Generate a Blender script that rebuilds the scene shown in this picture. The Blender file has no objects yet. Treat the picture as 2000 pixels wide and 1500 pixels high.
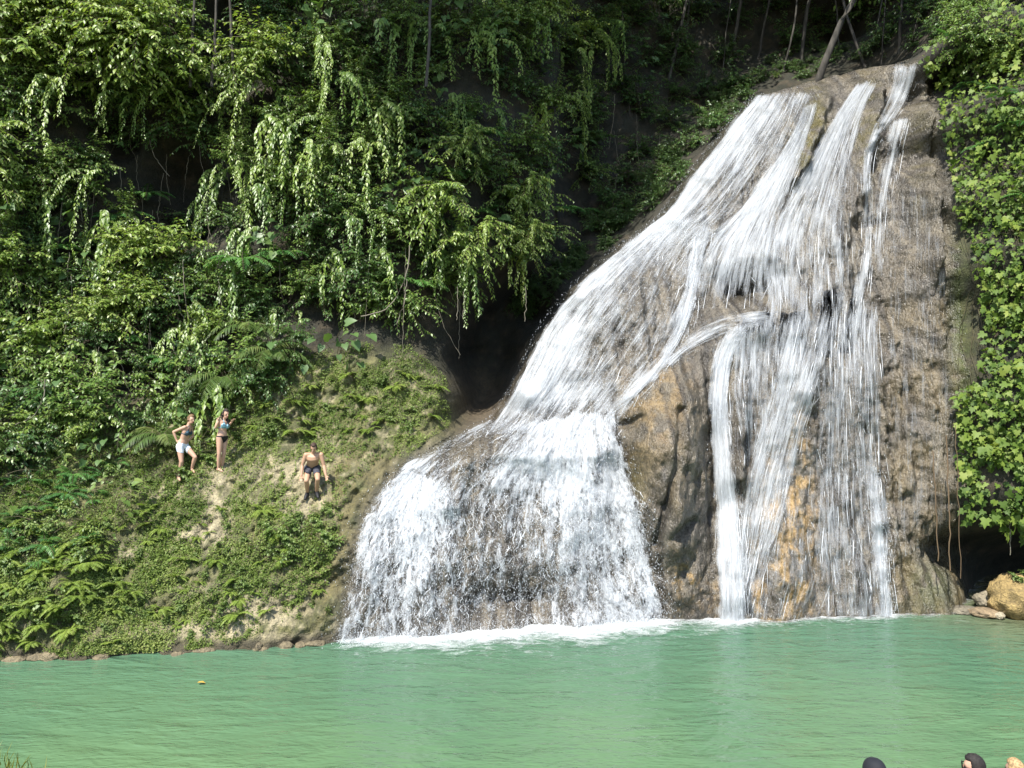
import bpy, math, random
import numpy as np
from mathutils import Vector, Matrix

random.seed(7)
RNG = np.random.default_rng(11)
SC = bpy.context.scene
COL = SC.collection

# ------------------------------------------------------------------ camera, sky, sun, exposure
S = 0.92                    # metres per unit of the survey depths used below
F = 1500.0                  # focal length in photograph pixels (2000 x 1500)
H = 6.3 * S                 # camera height above the pool
cam = bpy.data.cameras.new('camera')
cam.sensor_width = 36.0
cam.lens = 36.0 * F / 2000.0
cam.clip_end = 500
cam_o = bpy.data.objects.new('camera', cam)
cam_o.location = (0, 0, H)
cam_o.rotation_euler = (math.radians(90), 0, 0)
COL.objects.link(cam_o)
SC.camera = cam_o

SUN_DIR = Vector((-0.27, -0.50, 0.82)).normalized()     # towards the sun
w = bpy.data.worlds.new('World'); SC.world = w; w.use_nodes = True
nt = w.node_tree
bg = nt.nodes['Background']
sky = nt.nodes.new('ShaderNodeTexSky'); sky.sky_type = 'NISHITA'; sky.sun_disc = False
sky.sun_elevation = math.asin(SUN_DIR.z)
sky.sun_rotation = math.atan2(SUN_DIR.x, SUN_DIR.y)
nt.links.new(sky.outputs[0], bg.inputs[0]); bg.inputs[1].default_value = 0.15
sl = bpy.data.lights.new('sun', 'SUN'); sl.energy = 4.7; sl.angle = math.radians(0.5); sl.color = (1.0, 0.955, 0.87)
so = bpy.data.objects.new('sun', sl); COL.objects.link(so)
so.rotation_euler = SUN_DIR.to_track_quat('Z', 'Y').to_euler()
so.location = (-10, -10, 40)
SC.view_settings.view_transform = 'Standard'
SC.view_settings.look = 'None'
SC.view_settings.exposure = 0.95
SC.view_settings.gamma = 1.0
SC.render.engine = 'CYCLES'
try:
    SC.cycles.transparent_max_bounces = 12
    SC.cycles.max_bounces = 4
    SC.cycles.diffuse_bounces = 2
    SC.cycles.glossy_bounces = 2
    SC.cycles.transmission_bounces = 2
except Exception:
    pass

# ------------------------------------------------------------------ small helpers
def tag(o, label=None, cat=None, group=None, kind=None):
    if label: o['label'] = label
    if cat: o['category'] = cat
    if group: o['group'] = group
    if kind: o['kind'] = kind
    return o

def link(name, mesh, parent=None, mat=None, loc=None, rot=None, scale=None):
    o = bpy.data.objects.new(name, mesh)
    COL.objects.link(o)
    if parent is not None: o.parent = parent
    if mat is not None and mesh is not None and not mesh.materials: mesh.materials.append(mat)
    if loc is not None: o.location = loc
    if rot is not None: o.rotation_euler = rot
    if scale is not None: o.scale = (scale,) * 3 if isinstance(scale, (int, float)) else scale
    return o

def empty(name, loc=(0, 0, 0), rot=(0, 0, 0), scale=1.0):
    o = bpy.data.objects.new(name, None); o.empty_display_size = 0.2
    COL.objects.link(o); o.location = loc; o.rotation_euler = rot
    o.scale = (scale,) * 3
    return o

def np_mesh(name, V, Fc, smooth=False, attrs=None):
    """Fc: (n,3) or (n,4) int array; attrs: {name: (nverts,) or (nverts,4)}"""
    V = np.asarray(V, dtype=np.float32); Fc = np.asarray(Fc, dtype=np.int32)
    me = bpy.data.meshes.new(name)
    k = Fc.shape[1]
    me.vertices.add(len(V)); me.vertices.foreach_set('co', V.ravel())
    me.loops.add(Fc.size); me.loops.foreach_set('vertex_index', Fc.ravel())
    me.polygons.add(len(Fc))
    me.polygons.foreach_set('loop_start', np.arange(0, Fc.size, k, dtype=np.int32))
    me.polygons.foreach_set('loop_total', np.full(len(Fc), k, dtype=np.int32))
    if smooth: me.polygons.foreach_set('use_smooth', np.ones(len(Fc), dtype=bool))
    me.update(calc_edges=True)
    for an, av in (attrs or {}).items():
        av = np.asarray(av, dtype=np.float32)
        if av.ndim == 1:
            a = me.attributes.new(an, 'FLOAT', 'POINT'); a.data.foreach_set('value', av)
        else:
            a = me.attributes.new(an, 'FLOAT_COLOR', 'POINT'); a.data.foreach_set('color', av.ravel())
    return me

def _hash(ix, iy, seed):
    n = (ix * 374761393 + iy * 668265263 + seed * 1274126177) & 0xffffffff
    n = ((n ^ (n >> 13)) * 1274126177) & 0xffffffff
    return ((n ^ (n >> 16)) & 0xffff) / 65535.0

def vn(x, y, seed=0):
    x = np.asarray(x, dtype=np.float64); y = np.asarray(y, dtype=np.float64)
    ix = np.floor(x).astype(np.int64); iy = np.floor(y).astype(np.int64)
    fx = x - ix; fy = y - iy
    fx = fx * fx * (3 - 2 * fx); fy = fy * fy * (3 - 2 * fy)
    a = _hash(ix, iy, seed); b = _hash(ix + 1, iy, seed); c = _hash(ix, iy + 1, seed); d = _hash(ix + 1, iy + 1, seed)
    return (a * (1 - fx) + b * fx) * (1 - fy) + (c * (1 - fx) + d * fx) * fy

def fbm(x, y, seed=0, octv=4):
    s = 0; a = 0.5; t = 0
    for i in range(octv):
        s = s + a * vn(x * 2 ** i + 17.3 * i, y * 2 ** i - 9.1 * i, seed + i); t += a; a *= 0.5
    return s / t

def sstep(a, b, x):
    t = np.clip((x - a) / (b - a), 0, 1); return t * t * (3 - 2 * t)

def in_poly(u, v, poly):
    ins = np.zeros(np.shape(u), dtype=bool)
    n = len(poly)
    for i in range(n):
        x0, y0 = poly[i]; x1, y1 = poly[(i + 1) % n]
        if y0 == y1: continue
        c = ((y0 > v) != (y1 > v)) & (u < (x1 - x0) * (v - y0) / (y1 - y0) + x0)
        ins ^= c
    return ins

# ------------------------------------------------------------------ material helpers
def new_mat(name):
    m = bpy.data.materials.new(name); m.use_nodes = True
    t = m.node_tree; b = t.nodes['Principled BSDF']
    return m, t, b

def N(t, typ, **kw):
    n = t.nodes.new(typ)
    for k, v in kw.items(): setattr(n, k, v)
    return n

def mixcol(t, fac, a, b, mode='MIX'):
    n = N(t, 'ShaderNodeMix', data_type='RGBA', blend_type=mode)
    for sock, val in ((n.inputs[0], fac), (n.inputs[6], a), (n.inputs[7], b)):
        if hasattr(val, 'is_output'): t.links.new(val, sock)
        else:
            sock.default_value = val if isinstance(val, (int, float)) else (*val[:3], 1)
    return n.outputs[2]

def noise(t, scale, detail=4, rough=0.55, vec=None, dist=0):
    n = N(t, 'ShaderNodeTexNoise'); n.inputs['Scale'].default_value = scale
    n.inputs['Detail'].default_value = detail; n.inputs['Roughness'].default_value = rough
    n.inputs['Distortion'].default_value = dist
    if vec is not None: t.links.new(vec, n.inputs['Vector'])
    return n.outputs[0]

def mapr(t, x, a, b, c=0.0, d=1.0):
    n = N(t, 'ShaderNodeMapRange'); n.inputs[1].default_value = a; n.inputs[2].default_value = b
    n.inputs[3].default_value = c; n.inputs[4].default_value = d
    t.links.new(x, n.inputs[0]); return n.outputs[0]

def math_(t, op, a, b=None):
    n = N(t, 'ShaderNodeMath', operation=op)
    for s_, v in ((n.inputs[0], a), (n.inputs[1], b)):
        if v is None: continue
        if hasattr(v, 'is_output'): t.links.new(v, s_)
        else: s_.default_value = v
    return n.outputs[0]

def pos_scaled(t, sc):
    g = N(t, 'ShaderNodeNewGeometry'); m = N(t, 'ShaderNodeMapping'); m.inputs['Scale'].default_value = sc
    t.links.new(g.outputs['Position'], m.inputs['Vector']); return m.outputs[0]

def attr(t, name, out='Fac'):
    a = N(t, 'ShaderNodeAttribute'); a.attribute_name = name; return a.outputs[out]

def bump(t, b, h, strength, dist=0.02):
    n = N(t, 'ShaderNodeBump'); n.inputs['Strength'].default_value = strength; n.inputs['Distance'].default_value = dist
    t.links.new(h, n.inputs['Height']); t.links.new(n.outputs[0], b.inputs['Normal']); return n

# ------------------------------------------------------------------ terrain survey: (u, v, depth)
WL = [(-300, 1305), (0, 1290), (150, 1288), (350, 1275), (500, 1265), (650, 1255), (700, 1250), (850, 1247), (1000, 1240),
      (1150, 1228), (1290, 1212), (1400, 1212), (1500, 1212), (1600, 1208), (1740, 1203), (1870, 1198)]
CP = []
for u_, v_ in WL:
    CP.append((u_, v_, 9450.0 / (v_ - 750)))
def cps(u, *vy):
    for v_, y_ in vy: CP.append((u, v_, y_))
cps(-300, (1100, 18.3), (950, 19.5), (820, 21.5), (700, 22.8), (500, 23.8), (250, 24.5), (0, 25.5), (-300, 27))
cps(0, (1150, 18.2), (1000, 19.6), (880, 21.3), (800, 22.5), (700, 23.3), (500, 24.3), (250, 25), (0, 26), (-300, 27.5))
cps(200, (1150, 18.6), (1000, 20), (930, 21.3), (860, 22.3), (800, 23))
cps(250, (700, 24), (500, 25.2), (250, 26), (0, 27))
cps(350, (1100, 19.3), (1000, 20.4), (937, 21.4), (880, 22.2), (820, 23))
cps(430, (1100, 19.4), (1000, 20.5), (920, 21.6), (860, 22.5), (780, 23.4))
cps(500, (650, 24.6), (450, 25.8), (200, 26.8), (0, 27.8), (-300, 29))
cps(600, (1150, 19.2), (1050, 19.9), (975, 20.7), (920, 21.4), (860, 22.4), (800, 23.0), (720, 23.8))
cps(700, (1150, 19.2), (1050, 19.8), (980, 20.3), (920, 20.9), (880, 21.6))
cps(750, (850, 22.4), (780, 23), (720, 23.8), (690, 24.5), (600, 25.6), (400, 26.4), (200, 27.2), (0, 28))
cps(860, (780, 23.2), (850, 22.5))
cps(915, (760, 26.3), (815, 25.4), (700, 27), (620, 27.5))
cps(905, (862, 22.6))
cps(850, (560, 26.5), (880, 21.7), (950, 20.6), (1050, 19.8), (1150, 19.3))
cps(780, (930, 20.9), (1000, 20.1), (1100, 19.5))
cps(950, (680, 27.5), (500, 27), (300, 27.5), (0, 29), (840, 22.5), (900, 21.4), (1000, 20.5), (1100, 19.9), (1180, 19.75))
cps(1000, (-300, 31), (775, 25.0), (700, 27.0))
cps(1050, (600, 28), (820, 22.6), (870, 21.9), (960, 21), (1080, 20.2), (1180, 20.05))
cps(1100, (400, 29.5))
cps(1150, (0, 33), (200, 32), (500, 28.0), (790, 23), (850, 22.2), (950, 21.3), (1080, 20.6), (1170, 20.35))
CP += [(1190, 830, 22.2), (1230, 780, 22.2), (1300, 710, 22.8), (1380, 690, 23), (1290, 850, 21.3), (1300, 1000, 20.75), (1320, 1100, 20.8),
       (1310, 1050, 20.55), (1330, 1150, 20.4), (1390, 850, 22.0), (1395, 1000, 21.6), (1215, 950, 21.6), (1250, 1080, 21.0)]
CP += [(960, 830, 22.6), (1010, 770, 23.4), (1040, 700, 24.1), (1070, 630, 24.6), (1130, 560, 25.2), (1200, 500, 25.7), (1290, 440, 26.3),
       (1100, 760, 23.4), (1150, 680, 23.9), (1200, 600, 24.6), (1260, 520, 25.3), (1330, 470, 25.7),
       (1300, 690, 23.5), (1330, 620, 24.2), (1350, 540, 24.9), (1365, 460, 25.6)]
CP += [(1320, 400, 26.8), (1370, 330, 27.4), (1420, 260, 28.1), (1480, 190, 28.8), (1540, 168, 29.2), (1585, 172, 29), (1560, 250, 28),
       (1520, 330, 27), (1470, 410, 26.2), (1420, 470, 25.6)]
CP += [(1450, 565, 25.6), (1420, 500, 25.0), (1480, 500, 24.8), (1500, 565, 24.8), (1360, 600, 24.4), (1450, 605, 24.1), (1500, 602, 23.9),
       (1520, 640, 23.2), (1420, 660, 23.2)]
CP += [(1620, 160, 29.2), (1700, 130, 29.6), (1780, 115, 29.5), (1640, 230, 27.6), (1600, 330, 26.5), (1560, 440, 25.4), (1560, 530, 24.6),
       (1640, 450, 25.2), (1640, 560, 24.3), (1560, 640, 23.4), (1640, 650, 23.5)]
CP += [(1780, 200, 27.6), (1760, 320, 26.2), (1740, 450, 25), (1720, 560, 24.1), (1720, 660, 23.4), (1720, 800, 22.6), (1720, 950, 21.9), (1720, 1100, 21.2),
       (1830, 300, 25.4), (1840, 450, 24), (1850, 600, 23), (1850, 750, 22.4), (1850, 900, 22), (1850, 1000, 21.7), (1840, 1100, 21.9)]
CP += [(1420, 720, 22.8), (1420, 900, 21.9), (1420, 1050, 21.2), (1500, 720, 22.8), (1500, 900, 22), (1500, 1050, 21.3), (1600, 720, 22.6),
       (1600, 900, 21.9), (1600, 1050, 21.2)]
CP += [(1900, 200, 24), (1900, 400, 22.8), (1930, 600, 21.9), (1900, 800, 21.6), (1960, 200, 22.5), (1960, 500, 21.2), (1960, 800, 20.6),
       (1950, 950, 20.4), (1950, 1000, 20.5), (1960, 1045, 23), (1960, 1090, 25), (2100, 200, 21), (2100, 600, 19.8), (2100, 950, 19.5),
       (2100, 1010, 20), (2100, 1080, 24), (1890, 1060, 23.0), (1950, 20, 23.5), (2100, 0, 22), (1930, 1140, 25.2), (2000, 1140, 25.5),
       (2100, 1130, 25), (2300, 600, 18.6), (2300, 950, 18.3), (2300, 200, 19.5), (2300, 1100, 22)]
CP += [(1540, 158, 30.5), (1650, 112, 31), (1300, 100, 35), (1500, 60, 37), (1700, 40, 38), (1850, 40, 35), (1400, 150, 34.5), (1300, 250, 33),
       (1250, 350, 31.5), (1200, 420, 30.3), (1500, -200, 39), (1900, -300, 31), (2200, -300, 24), (500, -300, 29), (1850, 150, 27)]
P = np.array(CP, float); P[:, 2] *= S
px = (P[:, 0] - 1000) / F * P[:, 2]; pz = H - (P[:, 1] - 750) / F * P[:, 2]; py = P[:, 2]
# the rock goes on below the water
nW = len(WL)
px = np.concatenate([px, px[:nW]]); pz = np.concatenate([pz, np.full(nW, -1.6)]); py = np.concatenate([py, py[:nW] - 0.25])
CEN = np.stack([px, pz], 1)
A = np.sqrt(((CEN[:, None] - CEN[None]) ** 2).sum(-1) + 0.15 ** 2)
n_ = len(px); Pm = np.c_[np.ones(n_), CEN]
M_ = np.block([[A - 0.004 * np.eye(n_), Pm], [Pm.T, np.zeros((3, 3))]])
W_ = np.linalg.solve(M_, np.r_[py, 0, 0, 0])
GX0, GX1, GZ0, GZ1, GD = -21.0, 21.0, -1.5, 25.5, 0.04
gx = np.arange(GX0, GX1 + 1e-6, GD); gz = np.arange(GZ0, GZ1 + 1e-6, GD)
cx = np.arange(GX0 - 0.2, GX1 + 0.4, 0.2); cz = np.arange(GZ0 - 0.2, GZ1 + 0.4, 0.2)
CXX, CZZ = np.meshgrid(cx, cz)
Q = np.stack([CXX.ravel(), CZZ.ravel()], 1)
Dc = np.empty(len(Q))
for i in range(0, len(Q), 4000):
    q = Q[i:i + 4000]
    Dc[i:i + 4000] = np.sqrt(((q[:, None] - CEN[None]) ** 2).sum(-1) + 0.15 ** 2) @ W_[:n_] + W_[n_] + q @ W_[n_ + 1:]
Dc = Dc.reshape(CXX.shape)

def bil(G, x, z, x0, z0, d):
    fx = np.clip((x - x0) / d, 0, G.shape[1] - 1.001); fz = np.clip((z - z0) / d, 0, G.shape[0] - 1.001)
    ix = fx.astype(int); iz = fz.astype(int); fx = fx - ix; fz = fz - iz
    return (G[iz, ix] * (1 - fx) + G[iz, ix + 1] * fx) * (1 - fz) + (G[iz + 1, ix] * (1 - fx) + G[iz + 1, ix + 1] * fx) * fz

GXX, GZZ = np.meshgrid(gx, gz)
DG = bil(Dc, GXX, GZZ, cx[0], cz[0], 0.2)
def blur(G, k):
    for ax in (0, 1):
        Gp = np.pad(G, [(k, k) if a == ax else (0, 0) for a in (0, 1)], mode='edge')
        c = np.cumsum(Gp, axis=ax)
        c = np.concatenate([np.zeros_like(np.take(c, [0], axis=ax)), c], axis=ax)
        n = G.shape[ax]
        hi = np.take(c, np.arange(2 * k + 1, 2 * k + 1 + n), axis=ax); lo = np.take(c, np.arange(0, n), axis=ax)
        G = (hi - lo) / (2 * k + 1)
    return G
DG = blur(blur(DG, 2), 2)

ROCK_POLY = [(655, 1700), (662, 1255), (680, 1120), (712, 1000), (760, 930), (800, 895), (960, 826), (1036, 690), (1125, 552), (1285, 432), (1400, 270), (1478, 182),
             (1600, 146), (1810, 100), (1850, 300), (1880, 600), (1876, 900), (1872, 1060), (1900, 1220), (1900, 1700)]
BANK_POLY = [(-900, 1900), (-900, 830), (0, 830), (250, 800), (480, 720), (690, 690), (800, 690), (858, 735), (885, 790), (886, 845), (800, 895), (760, 930), (712, 1000),
             (680, 1120), (662, 1255), (655, 1900)]
def to_uv(x, y, z):
    return 1000 + F * x / y, 750 - F * (z - H) / y
GU, GV = to_uv(GXX, DG, GZZ)
rock_m = in_poly(GU, GV, ROCK_POLY) & (GXX > -7)
bank_m = in_poly(GU, GV, BANK_POLY) & ~rock_m & (GZZ < 7.5)
REC = [(905, 815), (960, 826), (1036, 690), (1125, 552), (1285, 432), (1400, 270), (1478, 182), (1600, 146), (1830, 92), (1830, -200), (1100, -200), (1090, 450), (930, 600), (880, 700)]
DG = DG + 3.0 * blur(blur((in_poly(GU, GV, REC) & ~rock_m & ~bank_m).astype(float), 4), 4)
rk = blur(blur(rock_m.astype(float), 6), 6); bk = blur(blur(bank_m.astype(float), 6), 6)
def bl(u, v, uc, vc, ru, rv): return np.exp(-(((u - uc) / ru) ** 2 + ((v - vc) / rv) ** 2))
# travertine drapery: flutes that run down the face, with lumps and pits
wob = (fbm(GXX * 0.7, GZZ * 0.5, 5) - 0.5) * 1.2
fl = fbm((GXX + wob * 0.5) * 1.5, GZZ * 0.22, 21, 4) - 0.5
fl2 = np.abs(vn((GXX + wob * 0.3) * 3.3, GZZ * 0.35, 31) - 0.5) * 2
lump = fbm(GXX * 2.2, GZZ * 1.8, 41, 4) - 0.5
fine = fbm(GXX * 9, GZZ * 5, 51, 3) - 0.5
fall_right = sstep(1640, 1760, GU)
steps = np.abs(((GZZ * 1.1 + 2.2 * fbm(GXX * 0.6, GZZ * 0.5, 61)) % 1) - 0.5) * 2
rock_d = -(0.60 * fl + 0.16 * (fl2 - 0.5) + 0.40 * lump + 0.17 * fine + 0.04 * (steps - 0.5))
rock_d -= fall_right * (0.30 * (fbm(GXX * 7 + wob, GZZ * 0.7, 71, 4) - 0.5) + 0.24 * (fbm(GXX * 5, GZZ * 4, 77, 3) - 0.5))
bl_d = -(0.75 * (fbm(GXX * 0.9, GZZ * 0.9, 81, 3) - 0.5) + 0.34 * (fbm(GXX * 3.1, GZZ * 3.1, 85, 3) - 0.5) + 0.36 * (fbm(GXX * 8, GZZ * 8, 87, 3) - 0.5))
wild = -(1.3 * (fbm(GXX * 0.5, GZZ * 0.5, 91, 3) - 0.5) + 0.5 * (fbm(GXX * 2.2, GZZ * 1.6, 95, 3) - 0.5))
# narrow the noise near the water so the shoreline stays put
shore = 0.45 + 0.55 * sstep(0.0, 0.9, GZZ)
DG = DG + (rock_d * rk + bl_d * bk + wild * (1 - np.clip(rk + bk, 0, 1)) * sstep(0.5, 3, GZZ)) * shore
# deliberate features: crack to the right of the boulder, groove left, ledge lip in the falls, undercut at the foot
def groove(pts, wdt, depth):
    global DG
    for (u0, v0), (u1, v1) in zip(pts[:-1], pts[1:]):
        du, dv = u1 - u0, v1 - v0; L2 = du * du + dv * dv
        t = np.clip(((GU - u0) * du + (GV - v0) * dv) / L2, 0, 1)
        d2 = (GU - u0 - t * du) ** 2 + (GV - v0 - t * dv) ** 2
        DG = np.maximum(DG, DG * 0 + DG0 + depth * np.exp(-d2 / wdt ** 2))
DG0 = DG.copy()
groove([(1322, 800), (1308, 900), (1290, 990), (1278, 1060)], 7, 0.30)
groove([(1345, 1020), (1330, 1035), (1318, 1040)], 12, 0.35)
groove([(1195, 900), (1225, 1000), (1250, 1090), (1275, 1190)], 16, 0.35)
groove([(1205, 835), (1235, 825), (1250, 815)], 7, 0.25)
groove([(1425, 555), (1500, 555)], 26, 0.75)
def ridge(pts, wdt, h_):
    global DG
    m_ = np.zeros_like(DG)
    for (u0, v0), (u1, v1) in zip(pts[:-1], pts[1:]):
        du, dv = u1 - u0, v1 - v0; L2 = du * du + dv * dv
        t = np.clip(((GU - u0) * du + (GV - v0) * dv) / L2, 0, 1)
        m_ = np.maximum(m_, np.exp(-((GU - u0 - t * du) ** 2 + (GV - v0 - t * dv) ** 2) / wdt ** 2))
    DG = DG - h_ * m_ * rk * (.6 + .8 * lump + .5)
ridge([(1612, 195), (1590, 255), (1556, 325), (1536, 360)], 11, .42)
ridge([(1712, 185), (1692, 250), (1676, 320), (1672, 380)], 13, .42)
ridge([(1800, 180), (1800, 330), (1806, 520)], 18, .5)
ridge([(1450, 760), (1440, 860), (1438, 930)], 9, .35)
ridge([(900, 880), (895, 935), (885, 980)], 20, .4)
DG -= 1.1 * bl(GU, GV, 1300, 900, 62, 190) * rk
DG -= 0.65 * bl(GU, GV, 1210, 600, 95, 90) * rk
DG -= 0.5 * bl(GU, GV, 1535, 270, 45, 110) * rk
DG -= 0.45 * bl(GU, GV, 1630, 420, 40, 150) * rk
DG -= 0.5 * bl(GU, GV, 1555, 760, 45, 120) * rk
DG -= 0.4 * bl(GU, GV, 1670, 760, 40, 90) * rk
DG -= 0.45 * bl(GU, GV, 1800, 640, 40, 260) * rk
DG += 0.45 * bl(GU, GV, 1405, 900, 22, 170) * rk
DG += 0.4 * bl(GU, GV, 1215, 930, 22, 110) * rk
DG -= 0.5 * bl(GU, GV, 1440, 636, 85, 30) * rk
DG -= 0.5 * bl(GU, GV, 1000, 880, 190, 30) * rk
DG -= 0.4 * bl(GU, GV, 1530, 1080, 50, 120) * rk
DG -= 0.35 * bl(GU, GV, 910, 905, 34, 60)
DG -= 0.30 * bl(GU, GV, 1700, 270, 25, 60) * rk
DG += 0.55 * bl(GU, GV, 1000, 1190, 110, 40) * rk
DG += 0.9 * bl(GU, GV, 1850, 1080, 45, 40)

for a_, b2_, ru_, rv_, dp_ in ((330, 335, 85, 65, 2.6), (435, 55, 45, 80, 2.4), (190, 250, 45, 45, 1.6), (340, 425, 75, 40, 2.0), (530, 560, 40, 35, 1.2), (260, 740, 80, 30, 1.4), (690, 610, 60, 25, 1.0)):
    DG += dp_ * bl(GU, GV, a_, b2_, ru_, rv_) * (1 - bk)

def Dat(x, z): return bil(DG, x, z, GX0, GZ0, GD)
def hit(u, v):
    """points of the terrain seen along photograph pixels (u, v)"""
    u = np.atleast_1d(np.asarray(u, float)); v = np.atleast_1d(np.asarray(v, float))
    kx = (u - 1000) / F; kz = -(v - 750) / F
    t = np.full(u.shape, 14.0); done = np.zeros(u.shape, bool)
    for i in range(240):
        f = t >= Dat(kx * t, H + kz * t)
        done |= f
        t = np.where(done, t, t + 0.1)
    lo = t - 0.1; hi = t
    for i in range(7):
        m = (lo + hi) / 2; f = m >= Dat(kx * m, H + kz * m)
        hi = np.where(f, m, hi); lo = np.where(f, lo, m)
    return np.stack([kx * hi, hi, H + kz * hi], 1)
def nrm_at(x, z, e=0.12):
    dx = (Dat(x + e, z) - Dat(x - e, z)) / (2 * e); dz = (Dat(x, z + e) - Dat(x, z - e)) / (2 * e)
    n = np.stack([dx, -np.ones_like(dx), dz], 1)
    return n / np.linalg.norm(n, axis=1, keepdims=True)
def at(u, v, y): return Vector(((u - 1000) / F * y, y, H - (v - 750) / F * y))

# surface colours that belong to the stone and soil: r, g, b
GU, GV = to_uv(GXX, DG, GZZ)
n1 = fbm(GXX * 1.3, GZZ * 1.3, 101, 4); n2 = fbm(GXX * 4, GZZ * 4, 103, 4); n3 = fbm((GXX + wob * .3) * 5, GZZ * 0.5, 107, 3)
n4 = fbm(GXX * 12, GZZ * 12, 109, 3)
def C(*c): return np.array(c, float)
def lay(base, col, m): return base * (1 - m[..., None]) + C(*col) * m[..., None]
rock = np.ones(GXX.shape + (3,)) * C(0.088, 0.078, 0.064)
rock = lay(rock, (0.14, 0.122, 0.094), sstep(0.45, 0.75, n3))
rock = lay(rock, (0.045, 0.04, 0.036), sstep(0.55, 0.8, n2) * 0.7)
och = (1.1 * bl(GU, GV, 1530, 1050, 55, 160) + 0.9 * bl(GU, GV, 1545, 960, 20, 110) + 0.6 * bl(GU, GV, 1290, 770, 60, 60) + 1.0 * bl(GU, GV, 1345, 1140, 50, 60) * sstep(.5, .62, n4)
       + 0.8 * bl(GU, GV, 1510, 1170, 70, 40) + 0.5 * bl(GU, GV, 1250, 860, 50, 60) + 0.4 * bl(GU, GV, 1560, 900, 30, 100))
rock = lay(rock, (0.34, 0.225, 0.095), np.clip(och * sstep(0.36, 0.60, n2), 0, 0.9))
brn = 0.8 * bl(GU, GV, 1300, 930, 90, 200) + 0.9 * bl(GU, GV, 900, 920, 60, 70) + 0.7 * bl(GU, GV, 1640, 130, 110, 30) + 0.8 * sstep(1690, 1760, GU) * sstep(400, 700, GV)
rock = lay(rock, (0.125, 0.098, 0.055), np.clip(brn * sstep(0.25, 0.6, n1), 0, 0.8))
mos = (1.2 * bl(GU, GV, 1592, 240, 24, 70) + 1.2 * bl(GU, GV, 1562, 315, 20, 50) + 1.2 * bl(GU, GV, 1695, 240, 24, 80) + 0.6 * bl(GU, GV, 1235, 980, 24, 100) + 0.5 * bl(GU, GV, 1640, 620, 30, 20)
       + 0.5 * bl(GU, GV, 1800, 280, 30, 120))
rock = lay(rock, (0.10, 0.085, 0.02), np.clip(mos * sstep(0.3, 0.6, n2), 0, 0.85))
rock = lay(rock, (0.042, 0.037, 0.031), sstep(.52, .70, fbm((GXX + wob * .4) * 6, GZZ * .4, 131, 3)) * .75)
rock = lay(rock, (0.18, 0.158, 0.122), sstep(.56, .74, fbm((GXX + wob * .4) * 8, GZZ * .5, 137, 3)) * .5)
gre = 1.3 * bl(GU, GV, 1890, 600, 26, 180) + 0.35 * bl(GU, GV, 1820, 1150, 50, 60)
rock = lay(rock, (0.075, 0.105, 0.018), np.clip(gre * sstep(0.2, 0.5, n2), 0, 0.9))
bank = np.ones(GXX.shape + (3,)) * C(0.075, 0.08, 0.027)
bank = lay(bank, (0.13, 0.125, 0.05), sstep(0.45, 0.65, n2))
bare = (1.0 * bl(GU, GV, 610, 985, 55, 30) + 0.7 * bl(GU, GV, 560, 930, 80, 28) + 0.6 * bl(GU, GV, 640, 905, 80, 24) + 0.9 * bl(GU, GV, 420, 1000, 22, 90) + 0.9 * bl(GU, GV, 380, 1045, 40, 22)
        + 0.8 * bl(GU, GV, 255, 1085, 35, 18) + 1.0 * bl(GU, GV, 500, 1195, 110, 40) + 0.8 * bl(GU, GV, 620, 1190, 50, 60) + 0.7 * bl(GU, GV, 30, 1215, 40, 30) + 0.7 * bl(GU, GV, 440, 1235, 220, 22)
        + 0.6 * bl(GU, GV, 350, 1150, 50, 20) + 0.3 * bl(GU, GV, 470, 900, 60, 40) + 0.5 * bl(GU, GV, 300, 960, 60, 15))
bare = bare * sstep(0.36, 0.56, fbm(GXX * 6, GZZ * 6, 113, 3) * 0.6 + n1 * 0.4)
bare = np.clip(bare + .45 * sstep(.60, .68, fbm(GXX * 5, GZZ * 6, 141, 3)) * sstep(1300, 900, GV * 0 + GV) * 1.0, 0, 1)
BARE = bare
bank = lay(bank, (0.33, 0.285, 0.185), np.clip(bare, 0, 0.88))
yel = 1.2 * bl(GU, GV, 735, 930, 90, 45) + 1.0 * bl(GU, GV, 690, 1050, 40, 160) + 0.8 * bl(GU, GV, 640, 1160, 60, 100)
bank = lay(bank, (0.125, 0.108, 0.045), np.clip(yel * sstep(0.25, 0.55, n2), 0, 0.9))
YEL = yel
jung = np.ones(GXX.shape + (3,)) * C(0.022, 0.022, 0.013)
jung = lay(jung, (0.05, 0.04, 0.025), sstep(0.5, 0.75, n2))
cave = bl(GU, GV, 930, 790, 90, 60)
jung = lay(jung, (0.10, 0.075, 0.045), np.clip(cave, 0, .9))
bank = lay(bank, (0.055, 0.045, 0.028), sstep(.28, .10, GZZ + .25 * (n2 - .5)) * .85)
ra = np.clip(rk, 0, 1)[..., None]; ba = np.clip(bk, 0, 1)[..., None]
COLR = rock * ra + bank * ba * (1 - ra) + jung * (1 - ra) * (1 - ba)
wet = np.clip(rk, 0, 1)

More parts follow.
